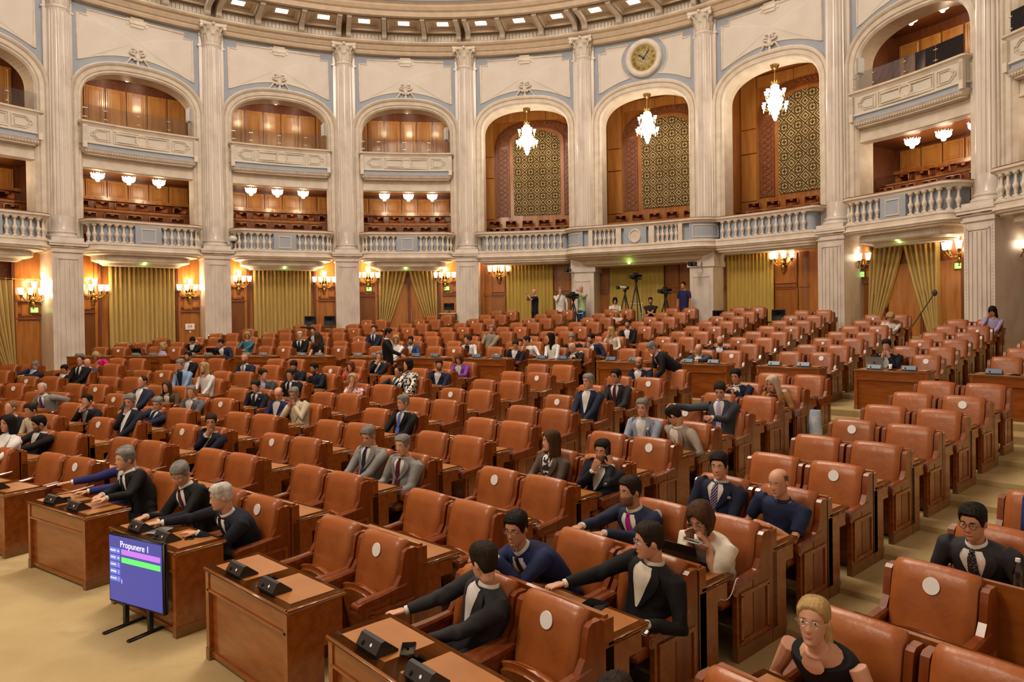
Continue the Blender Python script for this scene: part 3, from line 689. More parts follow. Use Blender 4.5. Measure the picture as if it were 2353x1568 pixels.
        # joints of the wood lining: raised fields left and right of the carved frame
        for i, (u0, u1, za, zb) in enumerate([(s * .0 + a_, b_, c_, d_) for s in (0,) for (a_, b_, c_, d_) in ((-2.3, -1.75, 7.4, 9.3), (-2.3, -1.75, 9.35, 10.3), (-2.3, -1.75, 10.35, 12.4), (1.75, 2.3, 7.4, 9.3), (1.75, 2.3, 9.35, 10.3), (1.75, 2.3, 10.35, 12.4), (-1.7, -.4, 11.95, 12.4), (-.38, .38, 11.95, 12.4), (.4, 1.7, 11.95, 12.4), (-2.3, -1.75, 6.4, 7.36), (1.75, 2.3, 6.4, 7.36))]):
            obj('panel', shared('npanel%d' % i, lambda u0=u0, u1=u1, za=za, zb=zb: (lambda mb: (curvebox(mb, u0, u1, 18.84, 18.9, za, zb, 2), mb)[1])(MB()), PANELM), None, rm)
        tp = [(-.95, 7.55), (-.95, 11.0)] + [(-.95 + 1.9 * s, 11.0 + .5 * sin(pi * s) ** .6) for s in np.linspace(.06, .94, 14)] + [(.95, 11.0), (.95, 7.55)]
        TAP = arch_me.get('tapmat')
        if TAP is None:
            TAP = mat('woven_gold_tapestry', (.30, .22, .09), .85, spec=.15); arch_me['tapmat'] = TAP
            nt = TAP.node_tree; N = nt.nodes; L = nt.links; bs_ = N['Principled BSDF']
            tc = N.new('ShaderNodeTexCoord'); sep = N.new('ShaderNodeSeparateXYZ'); L.new(tc.outputs['Object'], sep.inputs[0])
            def mth(op, a, bb=None):
                q = N.new('ShaderNodeMath'); q.operation = op
                for i, x in enumerate((a, bb)):
                    if x is None: continue
                    if isinstance(x, (int, float)): q.inputs[i].default_value = x
                    else: L.new(x, q.inputs[i])
                return q.outputs[0]
            P_ = .58
            px = mth('DIVIDE', sep.outputs[0], P_); pz = mth('DIVIDE', sep.outputs[2], P_)
            def cell(ox, oz):
                x = mth('SUBTRACT', mth('FRACT', mth('ADD', px, ox)), .5); z = mth('SUBTRACT', mth('FRACT', mth('ADD', pz, oz)), .5); return x, z
            x, z = cell(0, 0); dc = mth('SQRT', mth('ADD', mth('MULTIPLY', x, x), mth('MULTIPLY', z, z)))
            x2, z2 = cell(.5, .5); dd = mth('ADD', mth('ABSOLUTE', x2), mth('ABSOLUTE', z2))
            ring = mth('GREATER_THAN', mth('SINE', mth('MULTIPLY', dc, 30.0)), .35); ring = mth('MULTIPLY', ring, mth('LESS_THAN', dc, .36))
            dia = mth('MULTIPLY', mth('GREATER_THAN', mth('SINE', mth('MULTIPLY', dd, 27.0)), .3), mth('LESS_THAN', dd, .42))
            cross = mth('MULTIPLY', mth('LESS_THAN', mth('MINIMUM', mth('ABSOLUTE', x), mth('ABSOLUTE', z)), .025), mth('LESS_THAN', dc, .22))
            lat = mth('LESS_THAN', mth('ABSOLUTE', mth('SUBTRACT', dd, .5)), .05)
            dark = mth('MAXIMUM', mth('MAXIMUM', ring, dia), mth('MAXIMUM', cross, lat))
            no = N.new('ShaderNodeTexNoise'); no.inputs['Scale'].default_value = 40; L.new(tc.outputs['Object'], no.inputs['Vector'])
            mx = N.new('ShaderNodeMix'); mx.data_type = 'RGBA'; L.new(dark, mx.inputs[0]); mx.inputs[6].default_value = (.50, .39, .19, 1); mx.inputs[7].default_value = (.07, .035, .012, 1)
            mx2 = N.new('ShaderNodeMix'); mx2.data_type = 'RGBA'; mx2.blend_type = 'MULTIPLY'; mx2.inputs[0].default_value = .5; L.new(mx.outputs[2], mx2.inputs[6]); L.new(no.outputs['Fac'], mx2.inputs[7]); L.new(mx2.outputs[2], bs_.inputs['Base Color'])
        def tapf(): mb = MB(); panel_fill(mb, [(u, z) for u, z in tp][::-1], 18.86); mb.v[0][-1] = LP(0, 18.86, 9.2); return mb
        o = obj('tapestry', shared('tapestry', tapf, TAP), None, None, hall(ph, R0, 0), -ph); tag(o, 'tall arched gold tapestry of roundels and diamonds, %s' % PLS[b], 'tapestry', 'tapestries in the niches')
        def carvef():      # carved border: strapwork bands between fillets
            mb = MB()
            for s in (-1, 1): curvebox(mb, s * 1.12 - (.02 if s < 0 else .02), s * 1.12 + .02, 18.8, 18.88, 7.5, 10.9, 1); curvebox(mb, s * 1.62 - .02, s * 1.62 + .02, 18.8, 18.88, 7.5, 10.7, 1); curvebox(mb, s * 1.37 - .25, s * 1.37 + .25, 18.85, 18.9, 7.5, 10.7, 1)
            arc = lambda a_, zz, h: [(a_ * -cos(t), zz + h * sin(t) ** .8) for t in np.linspace(0, pi, 17)]
            frame_path(mb, arc(1.12, 10.9, .75), .05, 18.86, .06, False); frame_path(mb, arc(1.62, 10.7, 1.25), .05, 18.86, .06, False)
            for i in range(16):
                a0, a1 = pi * i / 16, pi * (i + 1) / 16; q = [(-1.14 * cos(a), 10.9 + .75 * sin(a) ** .8) for a in (a0, a1)] + [(-1.6 * cos(a), 10.7 + 1.25 * sin(a) ** .8) for a in (a1, a0)]
                mb.add(LP(np.array([p[0] for p in q]), np.full(4, 18.855), np.array([p[1] for p in q])), [(0, 1, 2, 3)], 0)
            return mb
        cf = obj('carved_border', shared('carved_border', carvef, CARVED), None, rm)
        def knots():
            mb = MB(); zz = np.linspace(7.55, 10.6, 60)
            for s in (-1, 1):
                for k_ in range(3): frame_path(mb, np.stack([s * 1.37 + .18 * np.sin(zz * 9 + k_ * 2.1), zz], 1), .05, 18.85, .035, False)
            t_ = np.linspace(.12, pi - .12, 70)
            for k_ in range(3):
                rr = .5 + .42 * np.sin(t_ * 16 + k_ * 2.1); frame_path(mb, np.stack([-(1.14 + .46 * rr) * np.cos(t_), 10.9 - .2 * rr + (.75 + .5 * rr) * np.sin(t_) ** .8], 1), .05, 18.85, .035, False)
            return mb
        k = obj('strapwork', shared('strapwork', knots, CARVED), None, cf); k['kind'] = 'stuff'
        # chandelier
        t = thing('chandelier', 'lit crystal chandelier on brass rod, %s' % PLS[b], 'chandelier', hall(ph, 16.55, 9.84), -ph, 'crystal chandeliers in the niches')
        mb = MB(); mb.lathe([(.05, 1.85), (.1, 1.88), (.16, 1.98), (.17, 2.03), (.16, 2.05)], 14); mb.tube([(0, 0, 1.4), (0, 0, 1.9)], .018, 6); obj('ceiling_rod', mb, BRASS, t)
        mb = MB()
        for i in range(10):
            a_ = i * pi / 5; mb.add([(.1 * cos(a_ - .3), .1 * sin(a_ - .3), 1.34), (.1 * cos(a_ + .3), .1 * sin(a_ + .3), 1.34), (.2 * cos(a_), .2 * sin(a_), 1.46), (.08 * cos(a_), .08 * sin(a_), 1.3)], [(0, 1, 2), (0, 3, 1), (1, 3, 2), (0, 2, 3)], 0)
        mb.lathe([(.1, 1.3), (.14, 1.33), (.1, 1.36)], 12); obj('crown', mb, GILT, t)
        mb = MB(); mb.lathe([(.01, 0), (.05, .02), (.07, .1), (.1, .14), (.09, .2), (.15, .26), (.14, .34), (.2, .42), (.24, .5), (.28, .56), (.2, .6), (.26, .66), (.3, .74), (.29, .8), (.16, .84), (.18, .96), (.17, 1.06), (.2, 1.1), (.14, 1.14), (.15, 1.28), (.1, 1.3)], 14); obj('crystal_body', mb, CRYSTAL, t)
        for ring_, (n_, rr, zz) in enumerate(((8, .42, .5), (6, .33, .98))):
            for i in range(n_):
                a_ = 2 * pi * i / n_ + .2; c, s = cos(a_), sin(a_); am = MB(); tt = np.linspace(0, 1, 7); am.tube(np.stack([(.14 + (rr - .14) * tt) * c, (.14 + (rr - .14) * tt) * s, zz - .1 * np.sin(tt * pi)], 1), .013, 5); ar = obj('arm', am, GILT, t)
                g = MB(); g.lathe([(.03, 0), (.05, .03), (.055, .1), (.075, .14), (.03, .12)], 8, (rr * c, rr * s, zz)); g.lathe([(.004, -.16), (.015, -.1), (.004, -.02)], 5, (rr * c, rr * s, zz)); obj('glass_shade', g, CRYSTAL, ar)
        lamp('bulb', 'POINT', (0, -.62, .5), 45, (1, .8, .56), .15, t); lamp('bulb', 'POINT', (0, .62, .7), 55, (1, .78, .52), .15, t)
        us = np.linspace(-1.6, 1.6, 6)
        box_seats(b, [('back', 18.5, 6.95, np.linspace(-1.7, 1.7, 6))] + ([('front', 17.6, 6.5, np.linspace(-1.6, 1.6, 6))] if b != 5 else []))
        long_desk(b, 'rear', -2.2, 2.2, 18.05, 6.9, .8); long_desk(b, 'front', -1.9, 1.9, 17.05, 6.45 if b != 5 else 6.75, .8)
        if b != 5:
            t = thing('balcony', 'cream stone balcony with an unbroken row of balusters, %s' % PLACE[b], 'balcony', hall(ph, R0, 0), -ph, 'lower balconies beside the press area')
            rail_and_base(t, of4, corbel=False)
            mb = MB(); sweep_outline(mb, [(.03, 5.27), (.08, 5.25), (.1, 5.18), (.16, 5.16), (.18, 5.1), (.3, 5.06), (.34, 5.02), (1.1, 5.02)], False, 0, of4); obj('corbel', mb, MOULD, t)
            put_balusters(t, of4, np.linspace(.19, .81, 13))
# projecting balcony below the clock
ph = phc(5.5)
t = thing('balcony', 'wide projecting cream balcony with panels, roundel and balusters below the clock', 'balcony', hall(ph, R0, 0), -ph)
def of5(d):
    rf = 14.95 + d * .9; aa = 3.32 - d * .9; cr = .9; pts = []
    re = 15.75 + min(d, .6) * .6
    for t_ in np.linspace(0, pi / 2, 9): pts.append((-aa + cr * .95 - cr * .95 * cos(t_), rf + (re - rf) * (1 - sin(t_))))
    for u in np.linspace(-aa + cr, aa - cr, 13)[1:-1]: pts.append((u, rf))
    for t_ in np.linspace(pi / 2, 0, 9): pts.append((aa - cr * .95 + cr * .95 * cos(t_), rf + (re - rf) * (1 - sin(t_))))
    pts = [(-aa, re + .5)] + pts + [(aa, re + .5)]; return np.array(pts)
rail_and_base(t, of5, corbel=False)
mb = MB(); sweep_outline(mb, [(.03, 5.27), (.1, 5.25), (.13, 5.18), (.3, 5.14), (.32, 5.1), (.5, 5.02), (.52, 4.98), (.54, 4.9), (.62, 4.86), (.64, 4.82), (.7, 4.8)], False, 0, of5); obj('corbel', mb, CORNICE, t)
mb = MB(); sweep_outline(mb, [(.1, 5.58), (.1, 6.25)], False, 0, lambda d: np.array([p for p in of5(d) if abs(p[0]) > 2.05 and p[0] < 0]), False); obj('corner_panel', mb, BLUE, t)
mb = MB(); sweep_outline(mb, [(.1, 5.58), (.1, 6.25)], False, 0, lambda d: np.array([p for p in of5(d) if abs(p[0]) > 2.05 and p[0] > 0]), False); obj('corner_panel', mb, BLUE, t)
for s in (-1, 1):
    mb = MB(); o = of5(.1); o = o[(np.abs(o[:, 0]) > 2.5) & (o[:, 0] * s > 0)]; o = o[np.argsort(-o[:, 1])][1:]
    n_ = len(o)
    for zz in (5.7, 6.14): mb.tube([tuple(LP(p[0], p[1] - .01, zz)) for p in o], .025, 4)
    for p in (o[0], o[-1]): mb.tube([tuple(LP(p[0], p[1] - .01, 5.7)), tuple(LP(p[0], p[1] - .01, 6.14))], .025, 4)
    obj('moulding', mb, MOULD, t)
    mb = MB()
    for (u0, u1) in ((s * 1.92, s * 2.1), (s * .62, s * .86)): mb = MB(); curvebox(mb, min(u0, u1), max(u0, u1), 14.97, 15.2, 5.58, 6.25, 1); obj('pilaster', mb, MOULD, t)
    for u in np.linspace(1.0, 1.8, 5): obj('baluster', bal_me, None, t, LP(s * u, 15.08, 5.6))
mb = MB(); curvebox(mb, -.5, .5, 15.0, 15.2, 5.58, 6.25, 3); c = obj('centre_block', mb, BLUE, t)
mb = MB(); th = np.linspace(0, 2 * pi, 28, endpoint=False); frame_path(mb, np.stack([.24 * np.cos(-th), 5.91 + .24 * np.sin(-th)], 1), .1, 15.0, .06); panel_fill(mb, [(.2 * cos(x), 5.91 + .2 * sin(x)) for x in th], 14.98, 5.91); obj('roundel', mb, MOULD, c)
# clock
def text_obj(nm, cu, parent):      # lettering as plain mesh
    tmp = bpy.data.objects.new(nm, cu); COL.objects.link(tmp); bpy.context.view_layer.update()
    me = bpy.data.meshes.new_from_object(tmp.evaluated_get(bpy.context.evaluated_depsgraph_get())); bpy.data.objects.remove(tmp)
    o = bpy.data.objects.new(nm, me); COL.objects.link(o); o.parent = parent; return o
DIALC = s2l(150, 125, 50)
t = thing('wall_clock', 'round gilt wall clock with Roman numerals in a cream ring', 'clock', hall(phc(5.5), 16.3, 13.26), -phc(5.5))
mb = MB(); a = np.linspace(0, 2 * pi, 48, endpoint=False)
mb.loft([np.stack([r * np.cos(a), np.full(48, y), r * np.sin(a)], 1) for r, y in ((.78, .02), (.78, -.14), (.7, -.2), (.58, -.16), (.54, -.12), (.53, -.1))], True, (False, False)); obj('surround', mb, MOULD, t)
mb = MB(); mb.add([(.54 * cos(x), -.09, .54 * sin(x)) for x in a], [tuple(range(48))[::-1]]); dl = obj('dial', mb, mat('gilt_dial', DIALC, .4, .3), t)
mb = MB(); mb.add([(.3 * cos(x), -.095, .3 * sin(x)) for x in a], [tuple(range(48))[::-1]]); obj('dial_centre', mb, mat('pale_dial_centre', s2l(190, 175, 130), .5, c2=s2l(120, 100, 50), nscale=18), dl)
for i, s in enumerate(['XII', 'I', 'II', 'III', 'IIII', 'V', 'VI', 'VII', 'VIII', 'IX', 'X', 'XI']):
    cu = bpy.data.curves.new('numeral', 'FONT'); cu.body = s; cu.size = .16; cu.align_x = 'CENTER'; cu.align_y = 'CENTER'; cu.extrude = .004; cu.materials.append(BLACK)
    o = text_obj('numeral', cu, dl); x = i * pi / 6; o.location = (.42 * sin(x), -.097, .42 * cos(x)); o.rotation_euler = (pi / 2, 0, 0); o.rotation_euler = (Matrix.Rotation(x, 3, 'Y') @ Matrix.Rotation(pi / 2, 3, 'X')).to_euler()
for nm, L_, w_, ang in (('minute_hand', .42, .035, radians(38)), ('hour_hand', .3, .05, radians(-55))):
    mb = MB(); c, s = cos(ang), sin(ang); T = lambda v: np.stack([v[:, 0] * c + v[:, 2] * s, v[:, 1], -v[:, 0] * s + v[:, 2] * c], 1)
    mb.prism([(-w_ * .4, -.08), (w_ * .4, -.08), (w_ * .5, L_ * .5), (w_ * 1.1, L_ * .62), (0, L_), (-w_ * 1.1, L_ * .62), (-w_ * .5, L_ * .5)], -.11, -.102, 0, T); obj(nm, mb, BLACK, t)
mb = MB(); mb.sphere((0, -.11, 0), (.05, .02, .05), 10, 5); obj('hub', mb, BLACK, t)
# ================================================================ ground-floor wall under the balconies
SZ = [3.95, 4.16, 4.58, 4.77, 5.02, 0, 5.04, 4.76, 4.64]
def wallpart(nm, b, u0, u1, z0, z1, r0=RW - .06, r1=RW, m=GOLDWOOD, parent=None, n=3):
    p_ = phc(b + .5); mb = MB(); curvebox(mb, u0 * R0 / RW, u1 * R0 / RW, r0, r1, z0, z1, n); return obj(nm, mb, m, parent, hall(p_, R0, 0), -p_) if parent is None else obj(nm, mb, m, parent)
LW = {}
for b in range(0, 9):
    p_ = phc(b + .5); w = struct(tag(empty('wall_panelling', hall(p_, R0, 0), -p_), 'golden wood panelling of the ground floor wall, bay %s' % PLACE[b])); LW[b] = w
    zs = SZ[b]
    if b in (0, 1, 2, 3, 7, 8):
        cw = 1.32
        for s in (-1, 1):
            a0, a1 = (s * cw, s * 2.2) if s > 0 else (-2.2, -cw)
            wallpart('frieze_board', b, a0 + .02, a1 - .02, zs - .98, zs - .42, RW - .05, RW, DARKWOOD, w)
            cx_ = (a0 + a1) / 2
            for dx, hh in ((-.29, .13), (0, .2), (.29, .13)):
                mb = MB(); box_frame(mb, (cx_ + dx - .13) * R0 / RW, (cx_ + dx + .13) * R0 / RW, zs - .7 - hh, zs - .7 + hh, RW - .05, .035, .03); mb2 = curvebox(mb, (cx_ + dx - .11) * R0 / RW, (cx_ + dx + .11) * R0 / RW, RW - .07, RW - .05, zs - .7 - hh + .03, zs - .7 + hh - .03, 1); obj('frieze_panel', mb, GOLDWOOD, w)
            mb = MB(); curvebox(mb, (a0 + .02) * R0 / RW, (a1 - .02) * R0 / RW, RW - .1, RW, zs - .42, zs - .37, 2); curvebox(mb, (a0 + .02) * R0 / RW, (a1 - .02) * R0 / RW, RW - .1, RW, zs - 1.02, zs - .97, 2); obj('frieze_moulding', mb, CARVED, w)
            wallpart('dado_panel', b, a0 + .06, a1 - .06, 1.0, zs - 1.06, RW - .04, RW, mat('brown_panel%d' % b, (.20, .072, .014), .3, c2=(.155, .05, .009), nscale=4, stretch=(3, 3, .3), coat=.2) if s < 0 else LW.get('m%d' % b), w)
            LW['m%d' % b] = w.children[-1].data.materials[0]
            for k_, (x0, x1, rr) in enumerate(((cw - .03, cw + .07, .16), (cw + .07, cw + .16, .1))):
                xx = sorted((s * x0, s * x1)); wallpart('door_frame', b, xx[0], xx[1], .8, 5.0, RW - rr, RW, GOLDWOOD if k_ else DARKWOOD, w)
def door(b, n):
    d = struct(obj('door_%d' % n, (lambda mb: (curvebox(mb, -1.25, 1.25, RW - .04, RW, .9, 4.9, 6), mb)[1])(MB()), CARVED, None, hall(phc(b + .5), R0, 0), -phc(b + .5)), 'wooden double door behind the drawn curtains')
    for s in (-1, 1):
        mb = MB(); curvebox(mb, s * .62 - .56, s * .62 + .56, RW - .09, RW - .04, 1.0, 4.3, 3); lf_ = obj('door_leaf', mb, GOLDWOOD, d)
        mb = MB(); p = LP(s * .1, RW - .12, 2.6); mb.tube([(p[0], p[1], 1.9), (p[0], p[1], 3.1)], .02, 6); obj('door_handle', mb, CHROME, lf_)
for n_, b in enumerate((0, 3, 7)): door(b, n_ + 1)
curtain('right half of a gold curtain swept aside at the far left edge', -1.05, .62, .9, 4.25, 7, .06, 1, 1)
curtain('closed gold pleated curtain behind the left seats, first from the left', -.765, 1.15, .8, 4.98, 15, .055, None, 2)
curtain('closed gold pleated curtain, second from the left', -.4505, 1.16, 1.4, 4.98, 15, .055, None, 3)
for s, nm in ((-1, 'left'), (1, 'right')):
    curtain('%s gold curtain swept aside from the double door, left of the press area' % nm, -.1346 + s * .0385, .64, 1.9, 4.92, 7, .05, s, 5 + s)
    curtain('%s gold curtain swept aside from the door between the two right columns' % nm, 1.111 + s * .036, .62, 1.9, 4.92, 7, .06, s, 9 + s)
for b, c_ in ((3, -.1346), (7, 1.111), (0, -1.04)):
    t = thing('curtain_rail', 'thin brass curtain rail above the drawn curtains %s' % PLACE[b], 'curtain rail', hall(c_, RW - .16, 4.95 if b else 4.3), -c_)
    mb = MB(); mb.tube([(-1.35, 0, 0), (1.35, 0, 0)], .018, 6)
    for x in np.linspace(-1.2, 1.2, 13): mb.lathe([(.03, -.02), (.032, 0), (.03, .02)], 8, (x, 0, 0))
    obj('rod', mb, BRASS, t)
PLEATED = mat('yellow_pleated_cloth', (.50, .36, .09), .8, c2=(.43, .30, .07), nscale=3, stretch=(4, 4, .3), spec=.2)
for lab, c_, hw in (('flat yellow pleated curtain, left of the press area', .191, 1.05), ('flat yellow pleated curtain behind the press cameras under the clock', .4755, 1.2), ('flat yellow pleated curtain right of the press area', .764, .95)):
    curtain(lab, c_, hw, 1.8, 5.05, 13, .03, None, int(hw * 100)).data.materials[0] = PLEATED
# side panels of the three middle bays
MP = mat('orange_brown_panel', (.34, .125, .022), .3, c2=(.25, .085, .013), nscale=3, stretch=(2.5, 2.5, .3), coat=.3)
def midpanel(b, c_, w_):
    p_ = phc(b + .5); u = (c_ - p_) * RW * R0 / RW
    for z0, z1 in ((1.6, 3.72), (3.86, 4.98)):
        mb = MB(); curvebox(mb, u - w_, u + w_, RW - .04, RW, z0, z1, 2); box_frame(mb, u - w_ + .03, u + w_ - .03, z0 + .04, z1 - .04, RW - .04, .06, .03); obj('panel', mb, MP, LW[b])
    mb = MB(); curvebox(mb, u - w_, u + w_, RW - .07, RW, 3.73, 3.85, 2); obj('panel_moulding', mb, CARVED, LW[b])
for b, c_, w_ in ((4, .105, .3), (4, .277, .32), (5, .385, .27), (5, .567, .27), (6, .688, .3), (6, .848, .42)): midpanel(b, c_, w_)
for b, c_, s in ((4, .062, -1), (6, .905, 1)):      # rounded wood corners
    t = struct(empty('trim_2', hall(c_, RW, 0), -c_), 'rounded glossy wood corner beside the curtain')
    mb = MB(); th = np.linspace(-.2, pi * .62, 10)
    for z0, z1 in ((1.6, 3.72), (3.86, 5.0)):
        mb.loft([np.stack([s * (-.35 + .38 * np.sin(th)), .3 - .38 * np.cos(th) - .02, np.full(10, z)], 1) for z in (z0, z1)], False, (False, False), 0, True)
    mb.loft([np.stack([s * (-.35 + .41 * np.sin(th)), .3 - .41 * np.cos(th) - .02, np.full(10, z)], 1) for z in (3.72, 3.86)], False, (True, True), 0, True); obj('corner_panel', mb, MP, t)
for b, c_, z in ((0, -.9779, 3.985), (1, -.8636, 4.151), (1, -.6642, 4.214), (2, -.5538, 4.592), (2, -.3485, 4.594), (3, -.2371, 4.788), (3, -.0364, 4.77), (4, .1085, 5.0), (6, .843, 5.0), (7, 1.016, 4.717), (7, 1.2234, 4.814), (8, 1.3252, 4.642)):
    sconce(b, c_, z, 'left' if c_ < phc(b + .5) else 'right')
# ================================================================ seats and desks
LEA = mat('tan_leather', (.37, .108, .022), .36, c2=(.27, .068, .012), nscale=4.5, ndet=5, nlo=.3, nhi=.75, bump=.22, bscale=13, bstretch=(1, 1, .7), rand=.1)
WOODR = mat('glossy_red_wood', (.23, .055, .010), .25, c2=(.15, .033, .007), nscale=3, ndet=6, stretch=(4, 4, .6), coat=.25)
WOODO = mat('orange_brown_wood', (.30, .088, .015), .25, c2=(.22, .058, .009), nscale=3, ndet=6, stretch=(1, 5, 5), coat=.4)
WOODT = mat('polished_desk_top', (.36, .13, .03), .14, c2=(.27, .085, .018), nscale=2.5, ndet=6, stretch=(1, 6, 1), coat=.6)
INLAY = mat('brown_desk_leather', (.40, .155, .036), .33, c2=(.34, .125, .028), nscale=5)
KICK = mat('pale_wood_plinth', (.26, .13, .045), .4, c2=(.2, .09, .03), nscale=5)
def chair_meshes(w, rear):
    h = w / 2; M = {}
    def back(tilt=.16):
        mb = MB(); X = np.linspace(-1, 1, 9); rings = []
        # profile rows from bottom to top: y front, y back ; local +y faces the podium
        for z, yf, yb, sx in ((.30, .22, .16, .92), (.40, .235, .13, .95), (.46, .245, .1, .98), (.6, .215, .075, 1), (.75, .18, .05, 1), (.9, .145, .02, 1), (.965, .12, .012, .99), (.995, .085, .03, .965), (1.003, .06, .055, .9)):
            fr = [(x * h * sx, yf - .018 * (1 - x * x) * 0 + .016 * (1 - abs(x) ** 3) - .012, z + (.012 * (1 - x * x) if z > .9 else 0)) for x in X]
            bk = [(x * h * sx, yb, z + (.012 * (1 - x * x) if z > .9 else 0)) for x in X[::-1]]
            rings.append(np.array(fr + bk))
        mb.loft(rings, True, (True, True), 0, True); return mb
    M['backrest'] = (back(), LEA)
    for s, nm in ((-1, 'wing_l'), (1, 'wing_r')):
        mb = MB(); x0 = s * (h + .012); x1 = s * (h + .062)
        a, b = min(x0, x1), max(x0, x1)
        poly = [(-.01, .0), (-.01, .93), (.02, .955), (.09, .955), (.125, .935), (.14, .88), (.17, .76), (.22, .68), (.30, .645), (.30, .0)] if False else [(-.03, .1), (-.03, .92), (0, .945), (.085, .945), (.115, .925), (.13, .86), (.15, .74), (.2, .665), (.26, .635), (.26, .1)]
        n = len(poly); v = [(x, y, z) for x in (a, b) for y, z in poly]
        mb.add(v, [tuple(range(n)), tuple(range(2 * n - 1, n - 1, -1))] + [(i, n + i, n + (i + 1) % n, (i + 1) % n) for i in range(n)], 0)
        M[nm] = (mb, WOODR)
        am = MB(); c = (x0 + x1) / 2
        P = [(c, .1, .655), (c, .2, .645), (c, .32, .632), (c, .44, .625), (c, .52, .62), (c, .56, .605)]
        rings = []
        for (x, y, z), ww, hh in zip(P, (.034, .036, .04, .044, .046, .04), (.02, .022, .024, .026, .03, .03)):
            rings.append([(x + ww * q, y, z + hh * r) for q, r in ((-1, -1), (-1, .4), (-.6, 1), (.6, 1), (1, .4), (1, -1))])
        am.loft([np.array(r) for r in rings], True, (True, True), 0, False)
        for z_, r_ in ((.6, .042),):      # scrolled front end
            th = np.linspace(0, 2 * pi, 10, endpoint=False); am.loft([np.stack([np.full(10, c + dx), .555 + r_ * np.cos(th), z_ - .012 + r_ * np.sin(th)], 1) for dx in (-.05, .05)], True, (True, True), 0, True)
            for dx in (-.054, .05): th = np.linspace(0, 2 * pi, 8, endpoint=False); am.loft([np.stack([np.full(8, c + dx + e), .555 + .02 * np.cos(th), z_ - .012 + .02 * np.sin(th)], 1) for e in (0, .006)], True, (True, True), 0, True)
        M['arm_' + nm[-1]] = (am, WOODR)
        sd = MB(); sd.box(a + .004, b - .004, -.02, .5, .1, .62); sd.box(a - .003, b + .003, -.03, .5, 0, .11, 1)
        xo = b if s > 0 else a
        for (y0, y1, z0, z1) in ((.03, .06, .16, .52), (.43, .46, .16, .52), (.03, .46, .14, .17), (.03, .46, .51, .54)): sd.box(min(xo, xo + s * .012), max(xo, xo + s * .012), y0, y1, z0, z1, 0)
        M['side_' + nm[-1]] = (sd, [WOODO, KICK])
    def seat(up):
        mb = MB(); n = 9; X = np.linspace(-1, 1, n); L_ = .46; hh = h - .01
        ang = radians(79) if up else radians(4); c, s = cos(ang), sin(ang); oy, oz = (.245, .135) if up else (.14, .41)
        def T(v):  # v: x, along, thick
            return np.stack([v[:, 0], oy + v[:, 1] * c - v[:, 2] * s * (1 if up else 1), oz + v[:, 1] * s + v[:, 2] * c], 1)
        rings = []
        for a_, t in ((0, .03), (.02, .06), (.2, .065), (.38, .068), (.44, .058), (.46, .02)):
            bow = .05 * (1 - X ** 2) * (a_ / .46) ** 2
            up_ = [(x * hh, a_ + b_, t) for x, b_ in zip(X, bow)]; dn = [(x * hh, a_ + b_, 0) for x, b_ in zip(X[::-1], bow[::-1])]
            rings.append(T(np.array(up_ + dn)))
        mb.loft(rings, True, (True, True), 0, True); return mb
    def board(up):
        mb = MB(); ang = radians(79) if up else radians(4); c, s = cos(ang), sin(ang); oy, oz = (.245, .135) if up else (.14, .41); hh = h - .035
        T = lambda v: np.stack([v[:, 0], oy + v[:, 1] * c - v[:, 2] * s, oz + v[:, 1] * s + v[:, 2] * c], 1)
        X = np.linspace(-1, 1, 7)
        pl = [(x * hh, .43 + .045 * (1 - x * x)) for x in X] + [(hh * .86, -.1), (-hh * .86, -.1)]
        v = T(np.array([(x, a, t) for t in (-.03, .0) for x, a in pl])); n = len(pl)
        mb.add(v, [tuple(range(n))[::-1], tuple(range(n, 2 * n))] + [(i, (i + 1) % n, n + (i + 1) % n, n + i) for i in range(n)], 0); return mb
    M['seat_up'] = (seat(True), LEA); M['seat_down'] = (seat(False), LEA); M['board_up'] = (board(True), WOODO); M['board_down'] = (board(False), WOODO)
    return M
STK = mat('white_sticker', (.82, .82, .82), .5)
def sticker_mesh(r, z):
    mb = MB(); a = np.linspace(0, 2 * pi, 20, endpoint=False); y = .219 - (z - .62) * .24
    mb.loft([np.stack([r * np.cos(a), .006 + y - (r * np.sin(a)) * .22 + d, z + r * np.sin(a)], 1) for d in (-.004, .003)], True, (True, True), 0, False); return mb
